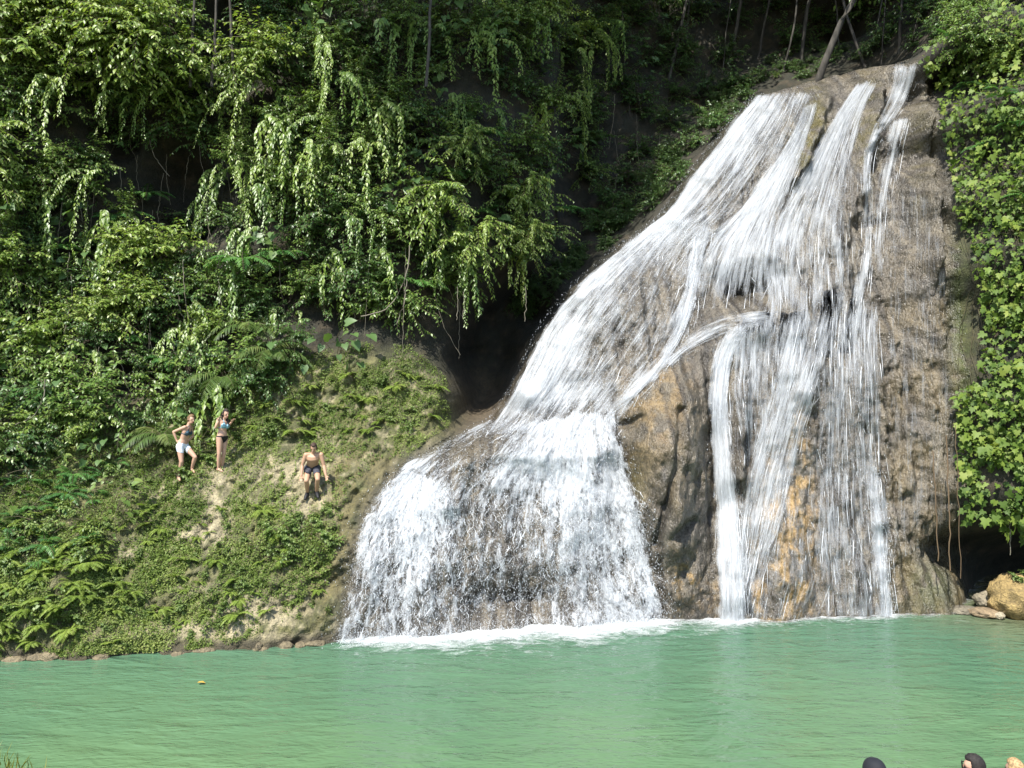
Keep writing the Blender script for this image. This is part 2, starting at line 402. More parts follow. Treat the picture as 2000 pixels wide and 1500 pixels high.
# ------------------------------------------------------------------ terrain materials and meshes
def rock_material(name, rough, bump_d, sc):
    m, t, b = new_mat(name)
    c = attr(t, 'Col', 'Color')
    p = pos_scaled(t, sc)
    nz = noise(t, 3.0, 3, 0.7, p)
    g = mixcol(t, mapr(t, nz, 0.3, 0.7), (0.62, 0.62, 0.62), (1.3, 1.28, 1.25))
    nz2 = noise(t, 17.0, 2, 0.6, p)
    g2 = mixcol(t, mapr(t, nz2, 0.35, 0.65), (0.7, 0.7, 0.7), (1.22, 1.22, 1.22))
    c1 = mixcol(t, 1.0, c, g, 'MULTIPLY'); c2 = mixcol(t, 1.0, c1, g2, 'MULTIPLY')
    t.links.new(c2, b.inputs['Base Color'])
    r = mapr(t, nz2, 0.3, 0.7, rough - 0.14, rough + 0.16); t.links.new(r, b.inputs['Roughness'])
    hsum = math_(t, 'ADD', math_(t, 'MULTIPLY', nz, 0.6), math_(t, 'MULTIPLY', nz2, 0.45))
    hs2 = math_(t, 'ADD', hsum, math_(t, 'MULTIPLY', noise(t, 45, 1, 0.6, p), 0.25))
    bump(t, b, hs2, 0.9, bump_d)
    return m
M_ROCK = rock_material('wet_travertine', 0.30, 0.13, (1.2, 1, 0.45))
M_BANK = rock_material('mossy_limestone', 0.8, 0.12, (1, 1, 1))
M_SOIL = rock_material('shaded_cliff_earth', 0.9, 0.10, (1, 1, 0.7))

def sub_mesh(name, mask, stride=1, back=0.0):
    Y = DG + back
    idx = np.arange(GXX.size).reshape(GXX.shape)
    g = idx[::stride, ::stride]; mk = mask[::stride, ::stride]
    q = np.stack([g[:-1, :-1], g[:-1, 1:], g[1:, 1:], g[1:, :-1]], -1)
    keep = mk[:-1, :-1] & mk[1:, 1:] & mk[:-1, 1:] & mk[1:, :-1]
    q = q[keep]
    used, inv = np.unique(q, return_inverse=True)
    V = np.stack([GXX.ravel()[used], Y.ravel()[used], GZZ.ravel()[used]], 1)
    Cc = np.c_[COLR.reshape(-1, 3)[used], np.ones(len(used))]
    return np_mesh(name, V, inv.reshape(q.shape), True, {'Col': Cc})
near = rk + bk
dil = lambda m, k: blur(m.astype(float), k) > 0.001
low = GZZ > -1.2
rock_o = link('rock_face', sub_mesh('rock_face', dil(rock_m, 1) & low), None, M_ROCK)
tag(rock_o, 'wet grey brown travertine rock face under the waterfall', None, None, 'structure')
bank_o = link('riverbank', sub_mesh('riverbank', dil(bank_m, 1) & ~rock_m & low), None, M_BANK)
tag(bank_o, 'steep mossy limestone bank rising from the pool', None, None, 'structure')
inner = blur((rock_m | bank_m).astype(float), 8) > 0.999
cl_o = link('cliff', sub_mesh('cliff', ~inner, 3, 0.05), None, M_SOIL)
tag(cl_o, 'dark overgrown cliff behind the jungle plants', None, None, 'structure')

# ------------------------------------------------------------------ pool, river bed, near bank
def ground_sheet():
    x = np.arange(-60, 60.1, 0.5); y = np.arange(-30, 70.1, 0.5); X, Y = np.meshgrid(x, y)
    nb = 1.15 + (fbm(X * 0.5, Y * 0.5, 201) - 0.5) * 0.5
    Z = np.where(Y < 0.5, 4.1, np.interp(Y, [0.5, 5.5, 8.2, 9.6, 11], [4.1, .85, .75, -0.2, -1.8]))
    Z = Z + (fbm(X * 0.4, Y * 0.4, 203) - 0.5) * 0.3
    Z += 1.25 * np.exp(-(((X + 5.9) / 1.3) ** 2 + ((Y - 7.6) / 1.0) ** 2))
    Z = np.where(Y > 11, -1.8 + (fbm(X * .6, Y * .6, 205) - 0.5) * .3, Z)
    idx = np.arange(X.size).reshape(X.shape)
    q = np.stack([idx[:-1, :-1], idx[:-1, 1:], idx[1:, 1:], idx[1:, :-1]], -1).reshape(-1, 4)
    return np_mesh('ground', np.stack([X.ravel(), Y.ravel(), Z.ravel()], 1), q, True)
M_GROUND, t, b = new_mat('trampled_earth')
p = pos_scaled(t, (1, 1, 1))
t.links.new(mixcol(t, mapr(t, noise(t, 1.2, 3, .6, p), .4, .6), (0.13, 0.10, 0.06), (0.07, 0.085, 0.025)), b.inputs['Base Color'])
b.inputs['Roughness'].default_value = 0.9
bump(t, b, noise(t, 9, 3, .6, p), 0.6, 0.08)
gr = link('ground', ground_sheet(), None, M_GROUND); tag(gr, 'earth of the near bank and the pool bed', None, None, 'structure')

def pool():
    dx = 0.07
    x = np.arange(-17, 19, dx); y = np.arange(8.5, 26.0, dx); X, Y = np.meshgrid(x, y)
    wv = 0.020 * (fbm(X * 0.9 + Y * 0.25, Y * 2.2, 301, 2) - .5) + 0.022 * (fbm(X * 1.7 - Y * 0.4, Y * 4.2, 303, 3) - .5) + 0.010 * (fbm(X * 4, Y * 8, 307, 2) - .5)
    # rings spreading from the foot of the falls
    ex = np.exp(-((X + 0.3) / 5.0) ** 2) * np.exp(-np.clip(17.6 - Y, 0, 99) / 3.0)
    wv = wv * (1 + 1.6 * ex)
    idx = np.arange(X.size).reshape(X.shape)
    q = np.stack([idx[:-1, :-1], idx[:-1, 1:], idx[1:, 1:], idx[1:, :-1]], -1).reshape(-1, 4)
    return np_mesh('pool_water', np.stack([X.ravel(), Y.ravel(), wv.ravel()], 1), q, True)
M_POOL, t, b = new_mat('milky_green_water')
p = pos_scaled(t, (1, 1, 1))
big = noise(t, 0.22, 3, .5, p)
sx = N(t, 'ShaderNodeSeparateXYZ'); gpos = N(t, 'ShaderNodeNewGeometry'); t.links.new(gpos.outputs['Position'], sx.inputs[0])
shal = math_(t, 'MULTIPLY', mapr(t, sx.outputs[0], 9.5, 13.5), mapr(t, sx.outputs[1], 15.5, 18.8))
c0 = mixcol(t, mapr(t, big, .38, .62), (0.076, 0.148, 0.076), (0.102, 0.178, 0.084))
c1 = mixcol(t, mapr(t, sx.outputs[1], 11, 17.5), c0, (0.066, 0.138, 0.086))
c2 = mixcol(t, math_(t, 'MULTIPLY', shal, 0.8), c1, (0.14, 0.11, 0.055))
t.links.new(c2, b.inputs['Base Color'])
b.inputs['Roughness'].default_value = 0.07; b.inputs['IOR'].default_value = 1.33
pw = pos_scaled(t, (1.0, 2.6, 1))
hh = math_(t, 'ADD', noise(t, 1.7, 2, .55, pw, 0.5), math_(t, 'MULTIPLY', noise(t, 6.0, 1, .5, pw, 0.3), 0.40))
hv = math_(t, 'MULTIPLY', hh, mapr(t, noise(t, 0.5, 2, .6, pw, .8), .35, .65, .5, 1.2))
bump(t, b, hv, 0.9, 0.065)
po = link('water', pool(), None, M_POOL); tag(po, 'milky green pool below the waterfall', None, None, 'structure')
# ------------------------------------------------------------------ the waterfall: sheets, strands and drops that follow the rock
M_FALL = bpy.data.materials.new('falling_water'); M_FALL.use_nodes = True
t = M_FALL.node_tree; b = t.nodes['Principled BSDF']; out = t.nodes['Material Output']
cmb = N(t, 'ShaderNodeCombineXYZ')
t.links.new(math_(t, 'MULTIPLY', attr(t, 'fu'), 1.0), cmb.inputs[0]); t.links.new(attr(t, 'fv'), cmb.inputs[1]); t.links.new(attr(t, 'lay'), cmb.inputs[2])
def mp(sc):
    m = N(t, 'ShaderNodeMapping'); m.inputs['Scale'].default_value = sc; t.links.new(cmb.outputs[0], m.inputs['Vector']); return m.outputs[0]
streak = noise(t, 1.0, 4, .68, mp((18, 0.9, 7)), 0.7)
speck = noise(t, 1.0, 5, .74, mp((9, 2.4, 7)), 0.9)
clump = noise(t, 1.0, 2, .5, mp((4.5, 0.9, 7)), 0.4)
sp = attr(t, 'speck')
mixn = N(t, 'ShaderNodeMix'); t.links.new(sp, mixn.inputs[0]); t.links.new(streak, mixn.inputs[2]); t.links.new(speck, mixn.inputs[3])
val = math_(t, 'ADD', math_(t, 'MULTIPLY', mixn.outputs[0], 0.66), math_(t, 'MULTIPLY', clump, 0.34))
dens = attr(t, 'dens')
thr = mapr(t, dens, 0, 1, 0.70, 0.355)
al = math_(t, 'MINIMUM', math_(t, 'MAXIMUM', math_(t, 'DIVIDE', math_(t, 'ADD', math_(t, 'SUBTRACT', val, thr), mapr(t, sp, 0, 1, .12, .03)), mapr(t, sp, 0, 1, .36, .10)), 0.0), 0.97)
al2 = math_(t, 'MULTIPLY', al, mapr(t, dens, 0.02, 0.22))
b.inputs['Base Color'].default_value = (0.65, 0.68, 0.71, 1); b.inputs['Roughness'].default_value = 0.35
bump(t, b, val, 1.0, 0.14)
trl = N(t, 'ShaderNodeBsdfTranslucent'); trl.inputs[0].default_value = (0.6, 0.63, 0.66, 1)
ms = N(t, 'ShaderNodeMixShader'); ms.inputs[0].default_value = 0.25
t.links.new(b.outputs[0], ms.inputs[1]); t.links.new(trl.outputs[0], ms.inputs[2])
tr = N(t, 'ShaderNodeBsdfTransparent')
ma = N(t, 'ShaderNodeMixShader'); t.links.new(al2, ma.inputs[0]); t.links.new(tr.outputs[0], ma.inputs[1]); t.links.new(ms.outputs[0], ma.inputs[2])
t.links.new(ma.outputs[0], out.inputs['Surface'])

M_DROP, t, b = new_mat('white_water_strands')
b.inputs['Base Color'].default_value = (0.66, 0.69, 0.72, 1); b.inputs['Roughness'].default_value = 0.25
b.inputs['Subsurface Weight'].default_value = 0.0

fall = empty('waterfall', (4.5, 18.5, 0)); tag(fall, 'white waterfall spreading in many streams over the travertine rock', None, None, 'structure')

def resamp(pl, n):
    pl = np.array(pl, float); d = np.r_[0, np.cumsum(np.hypot(*np.diff(pl, axis=0).T))]
    s = np.linspace(0, d[-1], n)
    x = np.interp(s, d, pl[:, 0]); y = np.interp(s, d, pl[:, 1])
    k = max(1, n // 14)                      # round the corners
    for _ in range(2):
        for a in (x, y):
            ap = np.pad(a, k, mode='reflect', reflect_type='odd'); a[:] = np.convolve(ap, np.ones(2 * k + 1) / (2 * k + 1), 'valid')
    return np.stack([x, y], 1)

def water_sheet(L, R, table, speck=0.0, off=0.05, strands=200, drops=200, fallfree=0.05, layers=2, spray=0.12, seed=1, rag=10, fade=0.0, dk=1.0, topf=.03):
    rg = np.random.default_rng(seed)
    ln = max(np.hypot(*np.diff(np.array(L, float), axis=0).T).sum(), np.hypot(*np.diff(np.array(R, float), axis=0).T).sum())
    wd = np.mean(np.hypot(*(resamp(L, 12) - resamp(R, 12)).T))
    rows = int(max(10, ln / 5.5)); cols = int(max(5, wd / 6))
    Lp, Rp = resamp(L, rows), resamp(R, rows)
    wx = (Rp - Lp); wl = np.hypot(*wx.T)[:, None]; wx = wx / wl * (wl * .07 + 5); Lp = Lp - wx; Rp = Rp + wx
    a = np.linspace(0, 1, cols); s = np.linspace(0, 1, rows)
    U = Lp[:, :1] * (1 - a) + Rp[:, :1] * a; V = Lp[:, 1:] * (1 - a) + Rp[:, 1:] * a
    Pt = hit(U.ravel(), V.ravel()).reshape(rows, cols, 3)
    Y = Pt[..., 1].copy()
    mid = cols // 2
    for i in range(mid, cols): Y[:, i] = np.minimum(Y[:, i], Y[:, i - 1] + 0.15)
    for i in range(mid - 1, -1, -1): Y[:, i] = np.minimum(Y[:, i], Y[:, i + 1] + 0.15)
    for j in range(rows - 2, -1, -1): Y[j] = np.minimum(Y[j], Y[j + 1] + 0.35)
    for j in range(1, rows): Y[j] = np.minimum(Y[j], Y[j - 1] + fallfree)
    Y = np.maximum(Y, 15); Yh = Y.copy()
    Yp = np.pad(Y, 4, mode='edge'); Y = sum(Yp[i:i + rows, j:j + cols] for i in range(9) for j in range(9)) / 81.0
    Y = np.minimum(Y, Yh); Yp = np.pad(Y, 1, mode='edge'); Y = np.minimum(sum(Yp[i:i + rows, j:j + cols] for i in range(3) for j in range(3)) / 9.0, Yh)
    ts = np.array([r[0] for r in table]); tv = np.array([r[1] for r in table], float)
    ka = np.linspace(0, 1, tv.shape[1])
    tt = np.stack([np.interp(s, ts, tv[:, k]) for k in range(tv.shape[1])], 1)
    dens = np.stack([np.interp(a, ka, tt[j]) for j in range(rows)])
    fe = max(.04, min(.22, 8.0 / wd))
    eL = sstep(0, fe * 1.2, a[None] - fe * 1.0 * fbm(V / 26.0, V * 0 + seed, seed + 31, 3)); eR = sstep(0, fe * 1.2, 1 - a[None] - fe * 1.0 * fbm(V / 26.0, V * 0 + seed, seed + 37, 3))
    jag = .10 * fbm(U / 12.0, V * 0 + seed, seed + 41, 2)
    dens = dk * dens * eL * eR * sstep(0, topf, s[:, None] - jag * (.2 + 6 * max(0, topf - .03))) * (1 - fade * sstep(.80, 1.0, s[:, None] + jag - .05))
    dens *= 0.78 + 0.44 * fbm(U / 16.0, V / 60.0, seed + 60, 3)
    wm = Y[:, :1] * 0 + wd / F * Y.mean()
    acr = np.linalg.norm(np.stack([np.gradient(U, axis=1) if cols > 1 else U], -1), axis=-1)
    FU = U / F * 21 * 1.0
    base = None
    # flow coordinates: across = lane position (stays constant down the flow), along = run length
    FUl = np.repeat(a[None] * wd / F * 21, rows, 0) + seed * 3.7
    FVl = np.repeat((s * ln / F * 21)[:, None], cols, 1)
    par = None
    for k in range(layers):
        Yk = Y - off * (1 + 1.3 * k) - 0.10 * dens * (fbm(U / 22.0 + k * 5, V / 45.0, seed + 9 * k, 3)) - 0.02
        X = (U - 1000) / F * Yk; Z = H - (V - 750) / F * Yk
        G = np.stack([X, Yk, np.maximum(Z, -0.05)], -1)
        idx = np.arange(rows * cols).reshape(rows, cols)
        q = np.stack([idx[:-1, :-1], idx[1:, :-1], idx[1:, 1:], idx[:-1, 1:]], -1).reshape(-1, 4)
        me = np_mesh('water_sheet', G.reshape(-1, 3), q, True,
                     {'fu': FUl.ravel(), 'fv': FVl.ravel() + k * 3, 'dens': (dens * (1.0 if k == 0 else 0.8)).ravel(), 'lay': np.full(rows * cols, seed + k * 0.37), 'speck': np.full(rows * cols, speck)})
        o = link('water_stream' if k == 0 else 'water_veil', me, fall if par is None else par, M_FALL)
        if par is None:
            o.matrix_parent_inverse = fall.matrix_basis.inverted(); par = o
    # strands
    Gs = np.stack([(U - 1000) / F * (Y - off), Y - off, H - (V - 750) / F * (Y - off)], -1)
    def samp(av, sv):
        fa = np.clip(av * (cols - 1), 0, cols - 1.001); fs = np.clip(sv * (rows - 1), 0, rows - 1.001)
        ia = fa.astype(int); js = fs.astype(int); fa = (fa - ia)[..., None]; fs = (fs - js)[..., None]
        return (Gs[js, ia] * (1 - fa) + Gs[js, ia + 1] * fa) * (1 - fs) + (Gs[js + 1, ia] * (1 - fa) + Gs[js + 1, ia + 1] * fa) * fs
    def dsamp(av, sv):
        return dens[np.clip((sv * (rows - 1)).astype(int), 0, rows - 1), np.clip((av * (cols - 1)).astype(int), 0, cols - 1)]
    def pick(n, power):
        A_, S_ = rg.random(n * 6), rg.random(n * 6)
        keep = rg.random(n * 6) < dsamp(A_, S_) ** power
        return A_[keep][:n], S_[keep][:n]
    run = ln / F * 21
    if strands:
        A_, S_ = pick(strands, 1.3); n = len(A_)
        seg = 7; k = np.linspace(0, 1, seg)
        lens = (0.15 + 0.9 * rg.random(n) ** 2) * (1 - 0.75 * speck) / run
        sv = np.clip(S_[:, None] + lens[:, None] * k, 0, 1)
        av = np.clip(A_[:, None] + (rg.normal(0, 0.02, (n, 1)) * k + np.cumsum(rg.normal(0, 0.02 * (0.2 + speck), (n, seg)), 1) * 0.25), 0.0, 1)
        C0 = samp(av, sv)
        C0[..., 1] -= (rg.random((n, 1)) ** 2 * spray + 0.01)
        wv = (0.002 + 0.005 * rg.random((n, 1)) ** 2) * np.sin(np.pi * np.clip(k * 0.92 + 0.06, 0, 1))[None] ** 0.6
        Lf = C0.copy(); Lf[..., 0] -= wv; Rt = C0.copy(); Rt[..., 0] += wv; Md = C0.copy(); Md[..., 1] -= wv * 0.9
        Vv = np.stack([Lf, Md, Rt], 2).reshape(-1, 3)
        i0 = (np.arange(n)[:, None] * seg + np.arange(seg - 1)[None]) * 3
        q = np.concatenate([np.stack([i0, i0 + 3, i0 + 4, i0 + 1], -1).reshape(-1, 4), np.stack([i0 + 1, i0 + 4, i0 + 5, i0 + 2], -1).reshape(-1, 4)])
        o = link('water_strands', np_mesh('water_strands', Vv, q, True), par, M_DROP); o['kind'] = 'stuff'
    if drops:
        A_, S_ = pick(drops, 0.8); n = len(A_)
        c = samp(A_ + rg.normal(0, rag / max(wd, 1), n), S_)
        c[:, 1] -= rg.random(n) ** 2 * spray * 2 + 0.02; c[:, 2] += rg.normal(0, 0.04, n); c[:, 0] += rg.normal(0, 0.02, n)
        r = 0.0028 + 0.0075 * rg.random(n) ** 3; h = r * (1.0 + 2.6 * rg.random(n))
        T = np.array([[0, 0, 1], [1, 0, 0], [-.5, .87, 0], [-.5, -.87, 0], [0, 0, -1]], float)
        Vv = c[:, None] + T[None] * np.stack([r, r, h], 1)[:, None]
        fc = np.array([[0, 1, 2], [0, 2, 3], [0, 3, 1], [4, 2, 1], [4, 3, 2], [4, 1, 3]])
        q = (np.arange(n)[:, None, None] * 5 + fc[None]).reshape(-1, 3)
        o = link('water_drops', np_mesh('water_drops', Vv.reshape(-1, 3), q, False), par, M_DROP); o['kind'] = 'stuff'

# upper left fall, dense along its left edge, a veil on the right
water_sheet([(1490, 176), (1448, 225), (1400, 285), (1352, 350), (1318, 400), (1280, 446), (1225, 490)],
            [(1588, 172), (1566, 235), (1535, 300), (1500, 360), (1455, 420), (1385, 470), (1340, 530)],
            [(0, (.75, .7, .55, .55, .35)), (.25, (.95, .85, .52, .36, .3)), (.6, (.98, .85, .38, .33, .3)), (.85, (.95, .9, .55, .42, .35)), (1, (.9, .9, .7, .5, .4))],
            strands=155, drops=5000, seed=1, dk=0.9, spray=.25, rag=22, fade=.8)
water_sheet([(1578, 196), (1552, 262), (1500, 338), (1452, 402), (1405, 450), (1372, 490), (1350, 560), (1340, 602)],
            [(1596, 190), (1578, 262), (1552, 338), (1528, 400), (1512, 450), (1506, 500), (1500, 560), (1498, 604)],
            [(0, (.8, .8, .7, .6)), (.3, (.8, .95, .85, .5)), (.55, (.75, .9, .8, .55)), (.75, (.7, .78, .75, .6)), (.9, (.5, .62, .6, .45)), (1, (.4, .5, .42, .3))],
            strands=145, drops=900, seed=2, dk=.88, fade=.7, fallfree=0.0)
water_sheet([(1686, 152), (1640, 215), (1602, 285), (1566, 350), (1530, 405), (1500, 455), (1492, 520), (1500, 600), (1490, 690)],
            [(1716, 150), (1678, 225), (1660, 300), (1650, 370), (1648, 440), (1652, 520), (1656, 600), (1650, 700)],
            [(0, (.7, .9, .8, .7)), (.25, (.85, .95, .6, .7)), (.45, (.9, .75, .45, .65)), (.65, (.75, .55, .4, .45)), (.85, (.5, .45, .35, .32)), (1, (.35, .3, .3, .25))],
            strands=124, drops=700, seed=3, dk=.84, fade=.7)
water_sheet([(1750, 112), (1740, 180), (1722, 226), (1694, 252), (1686, 310), (1686, 380), (1684, 450), (1676, 540), (1662, 610), (1640, 690)],
            [(1796, 110), (1778, 180), (1764, 226), (1712, 256), (1702, 310), (1700, 380), (1704, 450), (1696, 540), (1688, 610), (1692, 690)],
            [(0, (.5, .75, .85)), (.15, (.55, .7, .9)), (.25, (.75, .8, .7)), (.4, (.6, .75, .45)), (.6, (.6, .75, .5)), (.8, (.75, .9, .75)), (1, (.85, .9, .8))],
            strands=72, drops=500, seed=4, fade=.75, dk=0.95)
water_sheet([(1735, 232), (1728, 300), (1712, 380), (1704, 460), (1702, 540)], [(1776, 222), (1756, 300), (1740, 380), (1736, 460), (1736, 540)],
            [(0, (.4, .65, .5)), (.4, (.45, .6, .4)), (1, (.2, .45, .25))], strands=26, drops=150, seed=5, fade=.7)
# second tier: dome with bright rims
water_sheet([(1318, 410), (1205, 498), (1135, 560), (1078, 630), (1044, 700), (1012, 770), (950, 850)],
            [(1385, 430), (1366, 510), (1352, 575), (1336, 640), (1304, 695), (1250, 760), (1195, 830)],
            [(0, (.9, .85, .7, .75, .85)), (.2, (.95, .72, .42, .44, .9)), (.45, (.98, .72, .32, .30, .88)), (.65, (.98, .78, .36, .34, .6)), (.85, (.98, .92, .72, .6, .6)), (1, (.95, .98, .9, .85, .8))],
            strands=311, drops=8000, seed=6, dk=0.86, fade=.5, spray=.3, speck=.25, rag=22)
water_sheet([(1352, 455), (1350, 510), (1338, 575), (1318, 650), (1284, 700), (1222, 764), (1170, 795)],
            [(1372, 455), (1368, 510), (1358, 575), (1345, 640), (1310, 700), (1258, 768), (1205, 812)],
            [(0, (.8, .95, .8)), (.5, (.7, .95, .75)), (1, (.8, .9, .6))], strands=51, drops=300, seed=7, dk=0.92, fade=.6)
# shelf under the hole, running left
water_sheet([(1500, 598), (1440, 606), (1380, 626), (1330, 668), (1290, 706)], [(1516, 640), (1450, 650), (1400, 664), (1352, 684), (1316, 716)],
            [(0, (.8, .6, .45)), (.3, (.75, .55, .5)), (.7, (.75, .6, .45)), (1, (.8, .6, .4))], strands=51, drops=200, seed=8, dk=0.9)
# lower fan
water_sheet([(985, 805), (872, 868), (802, 908), (752, 958), (718, 1030), (698, 1110), (684, 1190), (674, 1256)],
            [(1190, 770), (1196, 850), (1214, 915), (1234, 985), (1252, 1060), (1268, 1130), (1280, 1180), (1292, 1222)],
            [(0, (.85, .8, .9, .95, .85)), (.12, (.7, .40, .92, .95, .85)), (.24, (.55, .12, .90, .95, .88)), (.34, (.92, .40, .85, .92, .88)), (.5, (.80, .62, .50, .80, .72)), (.68, (.58, .60, .42, .70, .70)),
             (.85, (.46, .52, .34, .62, .72)), (1, (.5, .52, .36, .65, .8))],
            strands=1323, drops=16000, seed=9, dk=0.86, topf=.08, speck=.75, spray=.30, off=.07, layers=2, rag=14)
water_sheet([(800, 912), (760, 955), (728, 1030), (706, 1110), (690, 1190), (682, 1252)], [(872, 930), (880, 985), (888, 1060), (892, 1120), (896, 1190), (900, 1246)],
            [(0, (.7, .6, .4)), (.15, (.9, .95, .7)), (.4, (.65, .8, .5)), (.7, (.42, .66, .35)), (1, (.38, .6, .32))], strands=415, drops=6000, seed=10, dk=0.9, speck=.9, spray=.3, off=.12, layers=1, rag=14)
water_sheet([(930, 960), (915, 1040), (905, 1120), (900, 1180), (905, 1246)], [(1240, 960), (1250, 1040), (1262, 1110), (1276, 1170), (1290, 1226)],
            [(0, (.4, .45, .5, .7)), (.4, (.42, .3, .5, .68)), (1, (.34, .25, .45, .7))], strands=472, drops=6000, seed=11, dk=0.9, speck=1.0, spray=.4, off=.16, layers=1, rag=14)
# column right of the boulder
water_sheet([(1440, 606), (1404, 640), (1386, 700), (1384, 780), (1388, 870), (1394, 960), (1396, 1060), (1402, 1140), (1400, 1214)],
            [(1515, 604), (1462, 640), (1426, 700), (1420, 780), (1428, 870), (1440, 960), (1452, 1060), (1456, 1140), (1462, 1214)],
            [(0, (.4, .5, .4)), (.15, (.7, .85, .6)), (.4, (.8, .97, .7)), (.8, (.85, .98, .8)), (1, (.9, .95, .7))], strands=228, drops=1200, seed=12, dk=0.95, topf=.09, speck=.2)
water_sheet([(1545, 560), (1530, 650), (1510, 740), (1482, 840), (1458, 930), (1446, 1020), (1440, 1100), (1432, 1200)],
            [(1640, 560), (1620, 660), (1596, 760), (1570, 840), (1552, 930), (1536, 1010), (1500, 1100), (1470, 1200)],
            [(0, (.3, .4, .6)), (.2, (.35, .6, .75)), (.4, (.75, .75, .6)), (.6, (.85, .7, .45)), (.8, (.85, .6, .35)), (1, (.8, .5, .3))], strands=166, drops=700, seed=13, topf=.09, dk=0.78)
water_sheet([(1440, 615), (1430, 760), (1450, 860), (1455, 930)], [(1560, 600), (1560, 760), (1530, 860), (1500, 930)],
            [(0, (.6, .55, .5, .55)), (.4, (.4, .5, .3, .4)), (1, (.2, .3, .2, .2))], strands=51, drops=300, seed=14, topf=.09, dk=0.85, fade=.7)
# broad thin veils on the right
water_sheet([(1620, 550), (1606, 650), (1604, 740), (1600, 840), (1596, 950), (1598, 1060), (1606, 1200)], [(1712, 540), (1712, 640), (1716, 740), (1720, 840), (1728, 950), (1736, 1060), (1742, 1204)],
            [(0, (.25, .45, .75, .55)), (.15, (.35, .45, .75, .6)), (.4, (.35, .48, .45, .55)), (.7, (.45, .45, .4, .62)), (1, (.4, .5, .45, .7))], strands=155, drops=700, seed=15, topf=.09, dk=0.66)
water_sheet([(1688, 900), (1698, 1000), (1706, 1100), (1712, 1203)], [(1720, 900), (1726, 1000), (1734, 1100), (1742, 1203)],
            [(0, (.4, .6, .4)), (.4, (.5, .85, .6)), (1, (.6, .85, .7))], strands=51, drops=500, seed=16)
water_sheet([(1490, 980), (1480, 1060), (1470, 1120), (1462, 1210)], [(1640, 980), (1622, 1060), (1640, 1120), (1600, 1208)],
            [(0, (.3, .2, .25, .3)), (.5, (.35, .3, .25, .3)), (1, (.3, .3, .3, .3))], strands=30, drops=200, seed=17, dk=0.8)
water_sheet([(1740, 300), (1738, 500), (1742, 800), (1746, 1100)], [(1860, 420), (1862, 600), (1866, 800), (1850, 1040)],
            [(0, (.16, .2, .16, .1)), (.5, (.2, .17, .2, .12)), (1, (.14, .2, .14, .1))], strands=0, drops=60, seed=18, layers=1)

water_sheet([(1575, 240), (1510, 400), (1508, 560), (1440, 680), (1425, 900), (1415, 1210)], [(1690, 220), (1680, 400), (1690, 600), (1712, 800), (1728, 1000), (1742, 1206)],
            [(0, (.2, .35, .35, .2)), (.3, (.35, .42, .42, .35)), (.5, (.4, .45, .42, .4)), (.7, (.35, .38, .28, .42)), (1, (.3, .28, .3, .4))], strands=137, drops=900, seed=19, dk=0.5, layers=1, fallfree=.2, off=.03)
# foam where the falls meet the pool
def foam():
    d = 0.035
    x = np.arange(-5.2, 14.2, d); rel = np.arange(-0.25, 2.0, d); X, Rr = np.meshgrid(x, rel)
    edge = Dat(X, np.zeros_like(X) + 0.02)
    Yv = edge - Rr
    u = 1000 + F * X / Yv
    stren = np.interp(u, [640, 680, 760, 1000, 1200, 1300, 1345, 1385, 1420, 1470, 1500, 1600, 1690, 1745, 1760, 1900, 1960], [0, .8, 1, 1, 1, .95, .5, .8, 1, .8, .45, .5, .65, .7, .35, .3, 0])
    wdt = np.interp(u, [640, 760, 1000, 1200, 1300, 1400, 1500, 1900], [.6, .9, 1.1, 1.2, 1.1, .9, .5, .45])
    den = stren * (.66 * np.exp(-(np.clip(Rr, 0, 9) / wdt) ** 2 * 1.5) + .36 * np.exp(-np.clip(Rr, 0, 9) / (wdt * 1.1)) * (.5 + fbm(X * 1.2, Yv * 1.2, 409, 2)))
    Z = 0.025 + 0.06 * den * fbm(X * 5, Yv * 5, 401, 3)
    idx = np.arange(X.size).reshape(X.shape)
    q = np.stack([idx[:-1, :-1], idx[1:, :-1], idx[1:, 1:], idx[:-1, 1:]], -1)
    kp = den[:-1, :-1] > 0.03
    return np_mesh('foam', np.stack([X.ravel(), Yv.ravel(), Z.ravel()], 1), q[kp].reshape(-1, 4), True, {'dens': den.ravel()})
M_FOAM = bpy.data.materials.new('foam'); M_FOAM.use_nodes = True
t = M_FOAM.node_tree; b = t.nodes['Principled BSDF']; out = t.nodes['Material Output']
pf = pos_scaled(t, (1.0, 1.8, 1))
nz = math_(t, 'ADD', math_(t, 'MULTIPLY', noise(t, 2.2, 5, .7, pf, 1.2), .7), math_(t, 'MULTIPLY', noise(t, 22.0, 3, .6, pf), .3))
al = mapr(t, math_(t, 'SUBTRACT', nz, mapr(t, attr(t, 'dens'), 0, 1, .70, .24)), -.10, .30)
b.inputs['Base Color'].default_value = (.66, .70, .70, 1); b.inputs['Roughness'].default_value = .5
bump(t, b, nz, .7, .05)
tr = N(t, 'ShaderNodeBsdfTransparent'); ma = N(t, 'ShaderNodeMixShader')
t.links.new(al, ma.inputs[0]); t.links.new(tr.outputs[0], ma.inputs[1]); t.links.new(b.outputs[0], ma.inputs[2]); t.links.new(ma.outputs[0], out.inputs['Surface'])
nS = 9000; us = RNG.uniform(672, 1300, nS); xs = (us - 1000) / F * 19.0 * S; ys = Dat(xs, np.zeros(nS) + .02) - RNG.random(nS) ** 1.5 * .6; zs = RNG.exponential(.10, nS) + .02
rS = .003 + .006 * RNG.random(nS) ** 2; TT = np.array([[0, 0, 1], [1, 0, 0], [-.5, .87, 0], [-.5, -.87, 0], [0, 0, -1]], float)
VS = np.stack([xs, ys, zs], 1)[:, None] + TT[None] * rS[:, None, None]
